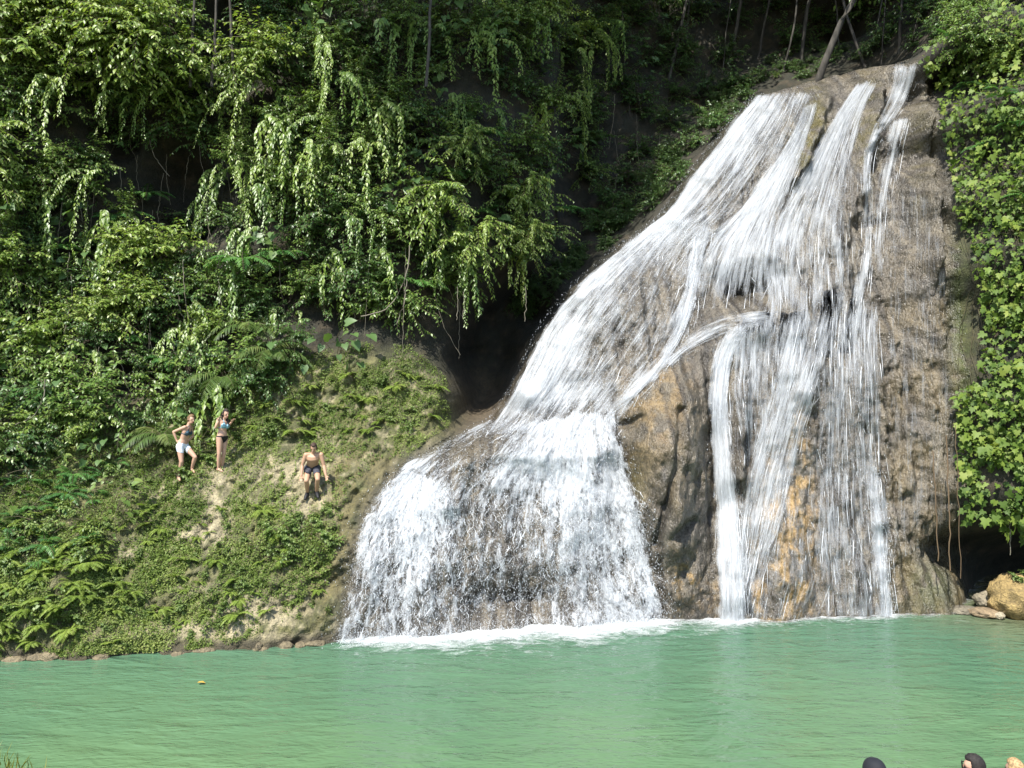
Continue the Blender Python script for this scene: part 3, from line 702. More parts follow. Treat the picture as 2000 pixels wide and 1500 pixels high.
qS = (np.arange(nS)[:, None, None] * 5 + np.array([[0, 1, 2], [0, 2, 3], [0, 3, 1], [4, 2, 1], [4, 3, 2], [4, 1, 3]])[None]).reshape(-1, 3)
spo = link('spray', np_mesh('spray', VS.reshape(-1, 3), qS), None, M_DROP); tag(spo, 'fine white spray bouncing off the pool at the foot of the lower fall', 'spray', None, 'stuff')
fo = link('foam', foam(), None, M_FOAM); tag(fo, 'white foam on the pool along the foot of the falls', 'foam', None, 'stuff')
# ------------------------------------------------------------------ vegetation kit
def leaf_mat(name, c_dark, c_mid, c_light, rough=0.42, trans=0.28, spec=0.5):
    m, t, b = new_mat(name)
    out = t.nodes['Material Output']
    r = attr(t, 'rnd')
    oi = N(t, 'ShaderNodeObjectInfo')
    rr = math_(t, 'ADD', math_(t, 'MULTIPLY', r, 0.75), math_(t, 'MULTIPLY', oi.outputs['Random'], 0.25))
    cr = N(t, 'ShaderNodeValToRGB'); e = cr.color_ramp.elements
    e[0].position = 0.08; e[0].color = (*c_dark, 1); e[1].position = 0.92; e[1].color = (*c_light, 1)
    x = e.new(0.5); x.color = (*c_mid, 1)
    t.links.new(rr, cr.inputs[0])
    t.links.new(cr.outputs[0], b.inputs['Base Color'])
    b.inputs['Roughness'].default_value = rough
    b.inputs['Specular IOR Level'].default_value = spec
    tl = N(t, 'ShaderNodeBsdfTranslucent')
    t.links.new(mixcol(t, 1.0, cr.outputs[0], (1.6, 1.7, 0.7), 'MULTIPLY'), tl.inputs[0])
    ms = N(t, 'ShaderNodeMixShader'); ms.inputs[0].default_value = trans
    t.links.new(b.outputs[0], ms.inputs[1]); t.links.new(tl.outputs[0], ms.inputs[2]); t.links.new(ms.outputs[0], out.inputs[0])
    return m
ML = {
    'bush': leaf_mat('yellow_green_leaf', (0.095, 0.155, 0.025), (0.17, 0.255, 0.045), (0.27, 0.33, 0.085), 0.40),
    'vine': leaf_mat('vine_leaf', (0.07, 0.135, 0.026), (0.125, 0.205, 0.042), (0.2, 0.275, 0.07), 0.38),
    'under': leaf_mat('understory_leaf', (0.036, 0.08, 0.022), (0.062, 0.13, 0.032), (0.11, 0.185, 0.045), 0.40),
    'round': leaf_mat('round_leaf', (0.05, 0.1, 0.03), (0.085, 0.155, 0.045), (0.13, 0.2, 0.06), 0.45),
    'pinn': leaf_mat('pinnate_leaf', (0.037, 0.104, 0.027), (0.061, 0.159, 0.037), (0.110, 0.220, 0.049), 0.40),
    'palm': leaf_mat('palm_leaflet', (0.055, 0.104, 0.024), (0.091, 0.146, 0.037), (0.183, 0.207, 0.067), 0.40),
    'fern': leaf_mat('fern_frond', (0.1, 0.16, 0.022), (0.165, 0.24, 0.038), (0.25, 0.31, 0.065), 0.5),
    'herb': leaf_mat('herb_leaf', (0.07, 0.125, 0.025), (0.125, 0.195, 0.04), (0.2, 0.26, 0.07), 0.48),
    'moss': leaf_mat('ground_cover_leaf', (0.08, 0.125, 0.022), (0.145, 0.2, 0.042), (0.25, 0.285, 0.09), 0.6, 0.2, 0.3),
    'ivy': leaf_mat('lobed_ivy_leaf', (0.05, 0.095, 0.016), (0.12, 0.185, 0.028), (0.23, 0.27, 0.06), 0.55, 0.28, 0.3),
    'crown': leaf_mat('canopy_leaf', (0.049, 0.091, 0.022), (0.073, 0.134, 0.030), (0.110, 0.171, 0.043), 0.45),
    'rose': leaf_mat('narrow_rosette_leaf', (0.043, 0.091, 0.027), (0.073, 0.140, 0.039), (0.122, 0.195, 0.061), 0.40),
    'grass': leaf_mat('grass_blade', (0.110, 0.134, 0.024), (0.171, 0.195, 0.037), (0.268, 0.256, 0.073), 0.5),
}
M_BARK, t, b = new_mat('pale_bark')
p = pos_scaled(t, (1, 1, 0.25)); t.links.new(mixcol(t, mapr(t, noise(t, 9, 4, .6, p), .35, .65), (0.025, 0.022, 0.017), (0.07, 0.062, 0.05)), b.inputs['Base Color'])
b.inputs['Roughness'].default_value = .85; bump(t, b, noise(t, 25, 3, .6, p), .5, .02)
M_STEM, t, b = new_mat('green_brown_stem'); b.inputs['Base Color'].default_value = (0.075, 0.065, 0.03, 1); b.inputs['Roughness'].default_value = .75
M_ROOT, t, b = new_mat('orange_brown_root'); b.inputs['Base Color'].default_value = (0.13, 0.085, 0.045, 1); b.inputs['Roughness'].default_value = .8
M_LIANA, t, b = new_mat('grey_liana'); b.inputs['Base Color'].default_value = (0.17, 0.15, 0.11, 1); b.inputs['Roughness'].default_value = .85

TPL = {   # (along, across, up) and triangles
    'simple': ([(0, 0, 0), (.42, -.5, .07), (.5, 0, 0), (.42, .5, .07), (1, 0, -.14)], [(0, 1, 2), (1, 4, 2), (0, 2, 3), (2, 4, 3)]),
    'oval': ([(0, 0, 0), (.18, -.36, .05), (.6, -.46, .06), (.45, 0, .0), (.18, .36, .05), (.6, .46, .06), (1, 0, -.16)],
             [(0, 1, 3), (1, 2, 3), (2, 6, 3), (0, 3, 4), (4, 3, 5), (5, 3, 6)]),
    'heart': ([(.06, 0, 0), (-.08, -.30, .05), (.22, -.52, .06), (.60, -.36, .04), (.42, 0, 0), (-.08, .30, .05), (.22, .52, .06), (.60, .36, .04), (1, 0, -.16)],
              [(0, 1, 4), (1, 2, 4), (2, 3, 4), (3, 8, 4), (0, 4, 5), (5, 4, 6), (6, 4, 7), (7, 4, 8)]),
    'lobed': ([(.05, 0, 0), (-.10, -.26, .04), (.16, -.60, .05), (.36, -.34, .06), (.62, -.46, .0), (.66, -.20, .05), (1, 0, -.15), (.40, 0, 0),
               (-.10, .26, .04), (.16, .60, .05), (.36, .34, .06), (.62, .46, .0), (.66, .20, .05)],
              [(0, 1, 7), (1, 2, 3), (1, 3, 7), (3, 4, 5), (3, 5, 7), (5, 6, 7), (0, 7, 8), (8, 10, 9), (8, 7, 10), (10, 12, 11), (10, 7, 12), (12, 7, 6)]),
    'blade': ([(0, -.5, 0), (0, .5, 0), (.5, -.4, .06), (.5, .4, .06), (1, 0, -.15)], [(0, 2, 1), (1, 2, 3), (2, 4, 3)]),
    'chip': ([(0, 0, 0), (.5, -.5, .05), (.5, .5, .05), (1, 0, -.1)], [(0, 1, 2), (1, 3, 2)]),
}
class Leaves:
    def __init__(s): s.P, s.D, s.N, s.L, s.W, s.R = [], [], [], [], [], []
    def add(s, P, D, Nn, L, W, R=None):
        n = len(P); s.P.append(P); s.D.append(D); s.N.append(Nn)
        s.L.append(np.broadcast_to(L, (n,))); s.W.append(np.broadcast_to(W, (n,)))
        s.R.append(RNG.random(n) if R is None else np.broadcast_to(R, (n,)))
    def mesh(s, name, tpl):
        T, fc = TPL[tpl]; T = np.array(T, float); fc = np.array(fc)
        P_, D_, N_ = np.concatenate(s.P), np.concatenate(s.D), np.concatenate(s.N)
        L_, W2, R_ = np.concatenate(s.L), np.concatenate(s.W), np.concatenate(s.R)
        D_ = D_ / (np.linalg.norm(D_, axis=1, keepdims=True) + 1e-9)
        Sd = np.cross(D_, N_); Sd /= (np.linalg.norm(Sd, axis=1, keepdims=True) + 1e-9)
        Nn = np.cross(Sd, D_)
        V = (P_[:, None] + (L_[:, None] * T[:, 0])[..., None] * D_[:, None] + (W2[:, None] * T[:, 1])[..., None] * Sd[:, None]
             + (L_[:, None] * T[:, 2])[..., None] * Nn[:, None])
        q = (np.arange(len(P_))[:, None, None] * len(T) + fc[None]).reshape(-1, 3)
        return np_mesh(name, V.reshape(-1, 3), q, False, {'rnd': np.repeat(R_, len(T))})

def tubes(name, paths, radii, sides=4):
    Vs, Fs = [], []; o = 0
    for pts, rad in zip(paths, radii):
        pts = np.asarray(pts, float); n = len(pts)
        rad = np.broadcast_to(rad, (n,)) if np.ndim(rad) else np.linspace(rad, rad * 0.4, n)
        tg = np.gradient(pts, axis=0); tg /= (np.linalg.norm(tg, axis=1, keepdims=True) + 1e-9)
        ref = np.where(np.abs(tg[:, 2:3]) > .9, np.array([[1., 0, 0]]), np.array([[0, 0, 1.]]))
        a = np.cross(tg, ref); a /= (np.linalg.norm(a, axis=1, keepdims=True) + 1e-9); c = np.cross(tg, a)
        th = np.arange(sides) * 2 * np.pi / sides
        V = pts[:, None] + rad[:, None, None] * (np.cos(th)[None, :, None] * a[:, None] + np.sin(th)[None, :, None] * c[:, None])
        Vs.append(V.reshape(-1, 3))
        i = np.arange(n - 1)[:, None] * sides; j = np.arange(sides)[None]; j2 = (j + 1) % sides
        Fs.append((np.stack([i + j, i + j2, i + sides + j2, i + sides + j], -1) + o).reshape(-1, 4)); o += n * sides
    return np_mesh(name, np.concatenate(Vs), np.concatenate(Fs), True)

def grow(p0, d0, length, n=9, droop=0.5, wob=0.15):
    p = np.array(p0, float); d = np.array(d0, float); d /= np.linalg.norm(d); st = length / (n - 1); pts = [p.copy()]
    for i in range(n - 1):
        d = d + np.array([0, 0, -droop * st]) + RNG.normal(0, wob * st, 3); d /= np.linalg.norm(d)
        p = p + d * st; pts.append(p.copy())
    return np.array(pts)
def along(pts, ts):
    f = np.clip(ts, 0, 1) * (len(pts) - 1.0001); i = f.astype(int); f = (f - i)[:, None]
    return pts[i] * (1 - f) + pts[i + 1] * f, pts[i + 1] - pts[i]
def unit(a): return a / (np.linalg.norm(a, axis=-1, keepdims=True) + 1e-9)
DOWN = np.array([0, 0, -1.0])
def leaf_branch(LV, pts, n, size, asp, t0=0.15, out=0.8, hang=0.5, up=(0, -.35, 1.0), jit=.35, taper=.35):
    ts = t0 + (1 - t0) * (np.arange(n) + RNG.random(n) * .6) / n
    P_, tg = along(pts, ts); tg = unit(tg)
    side = unit(np.cross(tg, np.array([0, 0, 1.0])) + 1e-6) * np.where(np.arange(n) % 2 == 0, 1, -1)[:, None]
    D_ = tg * 0.55 + side * out + DOWN * hang + RNG.normal(0, .22, (n, 3))
    Nn = np.array(up)[None] + RNG.normal(0, jit, (n, 3))
    L_ = size * (1 - taper * ts) * (0.75 + .5 * RNG.random(n))
    LV.add(P_, D_, Nn, L_, L_ * asp)

def proto_shrub(nb, length, nl, size, asp=.5, tpl='simple', spread=.75, lift=.55, droop=.75, mat='bush', up=(0, -.35, 1)):
    LV = Leaves(); paths, rad = [], []
    for i in range(nb):
        d = np.array([RNG.normal(0, spread), -0.9 + RNG.normal(0, .35), lift + RNG.normal(0, .55)])
        L_ = length * (0.55 + .6 * RNG.random())
        b0 = np.array([RNG.normal(0, .14), RNG.normal(0, .1), RNG.normal(0, .14)]) * length
        pts = grow(b0, d, L_, 8, droop / length, .5 / length)
        leaf_branch(LV, pts, nl, size, asp, up=up)
        paths.append(pts); rad.append(0.012 * length ** .5)
        for k in range(2):
            f = 0.4 + .4 * RNG.random(); p_, tg = along(pts, np.array([f]))
            d2 = unit(tg[0]) + np.array([RNG.normal(0, .8), RNG.normal(0, .5), RNG.normal(0, .3)])
            sp = grow(p_[0], d2, L_ * .45, 6, droop / length * 1.3, .5 / length)
            leaf_branch(LV, sp, max(5, nl // 2), size * .9, asp, up=up); paths.append(sp); rad.append(0.007 * length ** .5)
    return LV.mesh('foliage', tpl), tubes('stems', paths, rad, 3), ML[mat]

def proto_vine(ns, length, dens, size, asp=.45, tpl='simple', mat='vine', spread=.34):
    LV = Leaves(); paths, rad = [], []
    for i in range(ns):
        L_ = length * (.25 + .85 * RNG.random())
        p0 = np.array([RNG.normal(0, spread), RNG.normal(0, spread * .6), RNG.normal(0, .08)])
        d = np.array([RNG.normal(0, .45), -.7 - .3 * RNG.random(), .1])
        pts = grow(p0, d, L_, 14, 5.5 / max(length, .8), .75)
        n = int(dens * L_)
        ts = (np.arange(n) + RNG.random(n)) / n; P_, tg = along(pts, ts)
        ang = RNG.random(n) * 2 * np.pi
        side = np.stack([np.cos(ang), -np.abs(np.sin(ang)) * .9, np.zeros(n)], 1)
        D_ = side * .75 + DOWN * (.75 + .3 * RNG.random((n, 1)))
        Nn = np.array([0, -.7, .8])[None] + side * .5 + RNG.normal(0, .25, (n, 3))
        l = size * RNG.uniform(.75, 1.25) * (.5 + .8 * RNG.random(n)) * (1 - .4 * ts)
        LV.add(P_ + side * .03, D_, Nn, l, l * asp); paths.append(pts); rad.append(.006)
    return LV.mesh('foliage', tpl), tubes('stems', paths, rad, 3), ML[mat]

def proto_big(nl, size, tpl='heart', mat='round', reach=.8):
    LV = Leaves(); paths, rad = [], []
    for i in range(nl):
        d = np.array([RNG.normal(0, .8), -.8, .5 + RNG.normal(0, .5)]); L_ = reach * (.4 + .8 * RNG.random())
        pts = grow(np.array([RNG.normal(0, .12), 0, RNG.normal(0, .2)]), d, L_, 6, .8, .4)
        paths.append(pts); rad.append(.008)
        l = size * (.6 + .6 * RNG.random())
        dd = unit(pts[-1] - pts[-2]) + np.array([0, -.2, -.7]) + RNG.normal(0, .25, 3)
        LV.add(pts[-1:], dd[None], (np.array([0, -.55, .8]) + RNG.normal(0, .25, 3))[None], l, l * .8)
    ms = []
    for i in range(nl):
        one = Leaves(); one.P, one.D, one.N, one.L, one.W, one.R = [[x[i]] for x in (LV.P, LV.D, LV.N, LV.L, LV.W, LV.R)]; ms.append(('leaf', one.mesh('leaf', tpl), None))
    return ms, tubes('stems', paths, rad, 3), ML[mat]

def proto_frond(nf, length, npair, ll, lw, mat, droop=.9, lift=.9, leafdown=.25, spread=1.0, tpl='blade', out=.95, split=False):
    LV = Leaves(); paths, rad = [], []
    for i in range(nf):
        a = (i + RNG.random()) / nf * 2 * np.pi
        d = np.array([math.cos(a) * spread, math.sin(a) * spread * .8 - .35, lift * (.6 + .6 * RNG.random())])
        L_ = length * (.7 + .45 * RNG.random()); pts = grow((0, 0, 0), d, L_, 12, droop / length * 2.0, .12 / length)
        ts = .14 + .86 * np.arange(npair) / (npair - 1); P_, tg = along(pts, ts); tg = unit(tg)
        sd = unit(np.cross(tg, [0, 0, 1.0]))
        prof = np.sin(np.pi * np.clip(.18 + .80 * ts, 0, 1)) ** .7
        for sg in (-1, 1):
            D_ = sd * sg * out + tg * .6 + DOWN * leafdown + RNG.normal(0, .06, (npair, 3))
            LV.add(P_, D_, np.array([0, -.15, 1.0])[None] + RNG.normal(0, .12, (npair, 3)), ll * prof * (.9 + .2 * RNG.random(npair)), lw * (.7 + .3 * prof),
                   np.clip(RNG.normal(.5, .2) + RNG.normal(0, .12, npair), 0, 1))
        paths.append(pts); rad.append(.010 * length ** .6)
    if split:
        ms = []
        for i in range(nf):
            one = Leaves(); one.P, one.D, one.N, one.L, one.W, one.R = [x[2 * i:2 * i + 2] for x in (LV.P, LV.D, LV.N, LV.L, LV.W, LV.R)]
            ms.append(('frond', one.mesh('frond', tpl), tubes('rachis', [paths[i]], [rad[i]], 3)))
        return ms, None, ML[mat]
    return LV.mesh('foliage', tpl), tubes('stems', paths, rad, 3), ML[mat]

def proto_rosettes(nw, nl, size, mat='rose', reach=1.0):
    LV = Leaves(); paths, rad = [], []
    for i in range(nw):
        d = np.array([RNG.normal(0, .7), -.7, .5 + RNG.normal(0, .6)])
        pts = grow((0, 0, 0), d, reach * (.4 + .8 * RNG.random()), 7, .4, .4); paths.append(pts); rad.append(.012)
        ax = unit(pts[-1] - pts[-2] + np.array([0, -.2, .3])); a = RNG.random(nl) * 2 * np.pi
        e1 = unit(np.cross(ax, [0, 0, 1.0]) + 1e-5); e2 = np.cross(ax, e1)
        rad_d = np.cos(a)[:, None] * e1 + np.sin(a)[:, None] * e2
        LV.add(np.repeat(pts[-1:], nl, 0), rad_d + ax * .45, np.repeat(ax[None], nl, 0) + RNG.normal(0, .2, (nl, 3)), size * (.7 + .5 * RNG.random(nl)), size * .26)
    return LV.mesh('foliage', 'oval'), tubes('stems', paths, rad, 3), ML[mat]

PR = {
    'bush': [proto_shrub(32, 1.25, 17, .17, .5, 'simple', mat='bush') for _ in range(3)],
    'bigbush': [proto_shrub(120, 2.2, 24, .20, .52, 'oval', spread=.95, lift=.55, droop=.9, mat='bush') for _ in range(2)],
    'mid': [proto_shrub(26, 1.15, 15, .155, .5, 'simple', mat='vine') for _ in range(3)],
    'under': [proto_shrub(30, 1.0, 15, .13, .5, 'simple', spread=.9, mat='under') for _ in range(4)],
    'droop': [proto_shrub(26, 1.2, 20, .16, .40, 'oval', spread=.6, lift=.35, droop=1.3, mat='bush') for _ in range(2)],
    'vine': [proto_vine(6, 2.2, 46, .15, mat=m_) for m_ in ('vine', 'bush', 'vine', 'bush', 'vine')],
    'longvine': [proto_vine(5, 4.0, 44, .15, mat=m_) for m_ in ('bush', 'vine', 'bush')],
    'big': [proto_big(16, .25) for _ in range(3)],
    'pinn': [proto_frond(9, .95, 15, .22, .055, 'pinn', droop=.8, leafdown=.35, tpl='simple') for _ in range(3)],
    'palm': [proto_frond(8, 1.7, 24, .50, .04, 'palm', droop=1.0, leafdown=.45, split=True) for _ in range(2)],
    'fern': [proto_frond(12, .75, 20, .16, .035, 'fern', droop=1.0, leafdown=.15, lift=1.0) for _ in range(3)],
    'herb': [proto_shrub(16, .42, 8, .10, .55, 'oval', spread=.8, lift=.9, droop=.5, mat='herb') for _ in range(3)],
    'broad': [proto_big(18, .15, 'heart', 'herb', .6) for _ in range(2)],
    'rose': [proto_rosettes(11, 13, .22) for _ in range(2)],
}
def plant(name, kind, u, v, scale, label, cat, group=None, out=0.0, rz=None, var=None, pos=None, tilt=0.0):
    fm, sm, mt = PR[kind][RNG.integers(len(PR[kind])) if var is None else var % len(PR[kind])]
    if group: label = where(label, u, v)
    if pos is None: pos = hit(u, v)[0]
    pos = np.array(pos, float); pos[1] -= out
    e = empty(name, pos, (tilt, 0, RNG.normal(0, .35) if rz is None else rz), scale)
    if isinstance(fm, list):
        for nm_, m1, m2 in fm:
            o = link(nm_, m1, e, mt)
            if m2 is not None: link('rachis', m2, o, M_STEM)
    else:
        link('foliage', fm, e, mt)['kind'] = 'stuff'
    if sm is not None: link('stems', sm, e, M_STEM)['kind'] = 'stuff'
    tag(e, label, cat, group)
    return e
MARKS = [('largest bush', 300, 115), ('pale drooping bush', 505, 150), ('longest pale vine', 668, 260), ('cave', 990, 640), ('drooping tree', 915, 390), ('bright feather leaved plant', 490, 520), ('dark hollow at left', 330, 345),
         ('two women', 390, 860), ('crouching man', 610, 920), ('upper left fall', 1440, 250), ('rosette shrubs', 1262, 120), ('top sunlit bush', 1055, 45), ('leaning trunk', 1630, 100), ('palms above the bank', 505, 680), ('crooked pale liana', 770, 580),
         ('round leaves at top centre', 690, 70), ('bushy arching vine', 565, 290), ('left edge bush', 25, 320), ('pale round leaf climber', 55, 660), ('yellow vine', 280, 470), ('light bush at the left edge', 30, 500), ('vines by the dark forest', 1160, 180),
         ('mossy ledge', 770, 770), ('lower fall', 700, 1100), ('ferns at the water', 90, 1190), ('pale bare rock', 420, 1010), ('water edge', 350, 1270), ('ochre boulder', 1985, 1160), ('second tier of the falls', 1100, 600), ('top right corner', 1960, 30), ('small bright palm', 20, 995), ('palm frond at the left edge', 0, 850), ('white rock at left', 255, 1085), ('lowest ferns', 30, 1240), ('dark cave at right', 1950, 1080), ('floating leaf', 388, 1336), ('woman in white shorts', 350, 880), ('dark haired woman', 432, 860), ('bare rock near the water', 500, 1195), ('path of pale rock', 420, 1000), ('slope below the man', 600, 1060), ('shore', 200, 1285)]
USED = set()
def where(look, u, v):
    for nth in range(24):
        d = sorted(MARKS, key=lambda m: (m[1] - u) ** 2 + (m[2] - v) ** 2)[nth]; du, dv = u - d[1], v - d[2]; r = math.hypot(du, dv)
        dr = 'beside' if r < 18 else ['right of', 'lower right of', 'below', 'lower left of', 'left of', 'upper left of', 'above', 'upper right of'][int((math.degrees(math.atan2(dv, du)) + 382.5) // 45) % 8]
        ds = '' if dr == 'beside' else ('just ' if r < 45 else ('' if r < 90 else ('well ' if r < 170 else 'far ')))
        lb = (look + ' ' + ds + dr + ' the ' + d[0]).replace('  ', ' ')
        if lb not in USED and len(lb.split()) <= 16: USED.add(lb); return lb
    for e_ in ('small ', 'thin ', 'low ', 'dense ', 'loose ', 'broad '):
        pass
    return lb
def spaced(poly, d, n, holes=()):
    us = [a for a, _ in poly]; vs = [b_ for _, b_ in poly]; res = []
    for _ in range(n):
        u = RNG.uniform(min(us), max(us)); v = RNG.uniform(min(vs), max(vs))
        if not in_poly(np.array([u]), np.array([v]), poly)[0]: continue
        if any(((u - a) / ru) ** 2 + ((v - b_) / rv) ** 2 < 1 for a, b_, ru, rv in holes): continue
        if all((u - a) ** 2 + (v - b_) ** 2 > d * d for a, b_ in res): res.append((u, v))
    return res

# -------- the shaded mass that clothes the cliff
HOLES = [(435, 55, 45, 70), (330, 335, 95, 75), (190, 250, 40, 50), (340, 420, 80, 45), (1010, 650, 130, 110), (860, 640, 60, 60), (1110, 560, 60, 90), (760, 640, 60, 40),
         (1380, 130, 70, 120), (260, 740, 90, 40), (530, 560, 40, 40), (120, 260, 60, 40)]
JUNG = [(-60, -60), (1150, -60), (1160, 430), (1010, 500), (880, 540), (800, 660), (600, 690), (450, 790), (200, 880), (-60, 920)]
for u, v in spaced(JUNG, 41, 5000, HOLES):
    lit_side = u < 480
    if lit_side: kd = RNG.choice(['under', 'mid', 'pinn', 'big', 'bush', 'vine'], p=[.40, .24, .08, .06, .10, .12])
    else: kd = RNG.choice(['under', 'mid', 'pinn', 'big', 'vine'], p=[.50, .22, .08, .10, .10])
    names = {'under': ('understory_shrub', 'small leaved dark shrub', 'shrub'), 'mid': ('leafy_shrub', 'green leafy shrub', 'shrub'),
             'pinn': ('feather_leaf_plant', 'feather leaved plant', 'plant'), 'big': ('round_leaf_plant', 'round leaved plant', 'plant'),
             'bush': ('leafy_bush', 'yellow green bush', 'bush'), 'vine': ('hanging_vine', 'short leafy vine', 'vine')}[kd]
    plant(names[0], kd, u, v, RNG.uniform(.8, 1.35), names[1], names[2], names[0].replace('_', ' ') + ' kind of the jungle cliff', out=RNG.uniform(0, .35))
RECESS = [(1150, -40), (1330, -40), (1330, 150), (1480, 160), (1420, 240), (1290, 410), (1180, 480), (1150, 430)]
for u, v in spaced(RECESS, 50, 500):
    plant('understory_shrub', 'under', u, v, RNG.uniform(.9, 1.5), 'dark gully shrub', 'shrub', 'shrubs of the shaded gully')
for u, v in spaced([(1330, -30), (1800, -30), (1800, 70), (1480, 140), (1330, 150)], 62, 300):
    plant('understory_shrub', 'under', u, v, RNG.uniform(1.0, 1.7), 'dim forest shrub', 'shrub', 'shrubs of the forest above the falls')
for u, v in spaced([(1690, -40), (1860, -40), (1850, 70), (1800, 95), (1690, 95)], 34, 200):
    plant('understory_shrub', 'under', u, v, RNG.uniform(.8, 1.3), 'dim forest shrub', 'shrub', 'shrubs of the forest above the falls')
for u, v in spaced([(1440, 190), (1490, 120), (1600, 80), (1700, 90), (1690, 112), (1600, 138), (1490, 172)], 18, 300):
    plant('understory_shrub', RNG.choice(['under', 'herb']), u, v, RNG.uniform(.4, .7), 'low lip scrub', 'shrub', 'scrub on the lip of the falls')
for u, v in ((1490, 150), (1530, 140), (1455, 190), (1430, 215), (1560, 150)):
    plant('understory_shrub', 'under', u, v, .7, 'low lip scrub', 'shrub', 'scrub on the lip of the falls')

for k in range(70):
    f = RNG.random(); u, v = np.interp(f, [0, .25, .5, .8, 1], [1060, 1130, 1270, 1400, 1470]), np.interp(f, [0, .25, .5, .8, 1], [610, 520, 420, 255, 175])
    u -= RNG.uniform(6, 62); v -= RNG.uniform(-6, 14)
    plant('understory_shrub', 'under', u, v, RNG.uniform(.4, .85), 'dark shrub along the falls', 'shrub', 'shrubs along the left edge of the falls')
# -------- plants that stand out in the jungle
FEAT = [
    # kind, u, v, scale, out, name, label, category
    ('bigbush', 300, 115, 1.15, 1.1, 'overhanging_bush', 'largest yellow green bush overhanging the dark hollow at upper left', 'bush'),
    ('bigbush', 175, 60, .95, .9, 'overhanging_bush', 'sunlit bush at the top left beside the largest bush', 'bush'),
    ('bush', 90, 120, 1.5, .8, 'overhanging_bush', 'sunlit bush hanging over vines near the upper left corner', 'bush'),
    ('bush', 30, 60, 1.4, .6, 'overhanging_bush', 'loose bush in the upper left corner', 'bush'),
    ('bush', 400, 175, 1.3, 1.2, 'overhanging_bush', 'right flank bush with drooping leaves under the largest bush', 'bush'),
    ('bush', 530, 130, 1.35, .8, 'overhanging_bush', 'narrow leaved bush right of the dark trunk gap at top', 'bush'),
    ('droop', 505, 150, 1.2, .9, 'overhanging_bush', 'drooping pale bush with a hanging tip, right of the largest bush', 'bush'),
    ('droop', 25, 300, 1.5, .9, 'overhanging_bush', 'pale leafy bush at the left edge reaching out over the dark hollow', 'bush'),
    ('droop', 45, 370, 1.2, 1.0, 'overhanging_bush', 'arching pale branch at the left edge over the dark hollow', 'bush'),
    ('big', 25, 455, 1.2, .8, 'large_leaf_plant', 'large light green leaves at the left edge halfway up', 'plant'),
    ('bush', 40, 520, 1.1, .5, 'overhanging_bush', 'light green bush low on the left edge of the jungle', 'bush'),
    ('droop', 920, 300, 1.05, 1.0, 'drooping_tree', 'pyramid topped drooping tree in the middle of the jungle wall', 'tree'),
    ('droop', 880, 400, 1.35, 1.2, 'drooping_tree', 'tiered drooping foliage left of the dark cave', 'tree'),
    ('droop', 930, 480, 1.25, 1.1, 'drooping_tree', 'lowest drooping foliage hanging above the cave', 'tree'),
    ('droop', 1020, 390, 1.1, 1.0, 'drooping_tree', 'drooping branch nearest the cave on its upper left', 'tree'),
    ('droop', 1030, 470, .9, .9, 'drooping_tree', 'hanging leafy tip over the right side of the cave', 'tree'),
    ('bush', 1050, 40, 1.2, .9, 'overhanging_bush', 'sunlit bush at the top edge left of the dark forest', 'bush'),
    ('bush', 1120, 90, 1.1, .9, 'overhanging_bush', 'sunlit bush above the long vines beside the dark forest', 'bush'),
    ('big', 640, 60, 1.4, .6, 'round_leaf_plant', 'cluster of large round leaves at the top left of centre', 'plant'),
    ('big', 700, 90, 1.3, .6, 'round_leaf_plant', 'greyish round leaf cluster at the top near the middle', 'plant'),
    ('big', 870, 40, 1.4, .6, 'round_leaf_plant', 'round leaf cluster at the top right of the middle', 'plant'),
    ('big', 960, 90, 1.2, .6, 'round_leaf_plant', 'large leaf cluster below the top sunlit bush', 'plant'),
    ('rose', 1270, 40, 1.3, .8, 'rosette_shrub', 'narrow leaved rosette shrub at the edge of the dark forest', 'shrub'),
    ('rose', 1250, 130, 1.1, .8, 'rosette_shrub', 'lower rosette shrub hanging at the edge of the dark forest', 'shrub'),
    ('rose', 1265, 190, .8, .8, 'rosette_shrub', 'lowest rosette shrub left of the upper falls', 'shrub'),
    ('pinn', 490, 520, 1.3, .8, 'feather_leaf_plant', 'bright feather leaved plant in the middle of the left jungle', 'plant'),
    ('pinn', 560, 505, 1.0, .6, 'feather_leaf_plant', 'feather leaved plant right of the bright feather leaved one', 'plant'),
    ('pinn', 300, 390, 1.0, .5, 'feather_leaf_plant', 'dim feather leaved plant under the dark hollow', 'plant'),
    ('palm', 505, 640, .85, .7, 'palm', 'young palm with stiff dark fronds above the bank', 'palm'),
    ('palm', 540, 690, .8, .6, 'palm', 'young palm with pale fronds right of the women', 'palm'),
    ('palm', 450, 740, .85, .6, 'palm', 'palm with drooping pale fronds behind the dark haired woman', 'palm'),
    ('palm', 330, 850, .7, .4, 'palm', 'palm fronds beside the woman in white shorts', 'palm'),
    ('palm', -5, 850, .9, .6, 'palm', 'palm frond cut by the left edge of the picture', 'palm'),
    ('big', 55, 650, 1.2, .7, 'round_leaf_plant', 'pale round leaf climber at the left edge above the bank', 'plant'),
    ('big', 60, 720, .9, .7, 'round_leaf_plant', 'yellowish round leaves below the pale climber at left', 'plant'),
    ('big', 125, 760, .9, .7, 'round_leaf_plant', 'light round leaf plant over the dark gap at left', 'plant'),
    ('bush', 230, 600, .8, .5, 'leafy_bush', 'yellow green bush with a single yellow leaf', 'bush'),
    ('bush', 290, 490, .9, .6, 'leafy_bush', 'yellow green climber in the middle of the left jungle', 'bush'),
]
for kd, u, v, sc, out_, nm, lb, ct in FEAT:
    plant(nm, kd, u, v, sc, lb, ct, None, out=out_, rz=RNG.normal(0, .2))
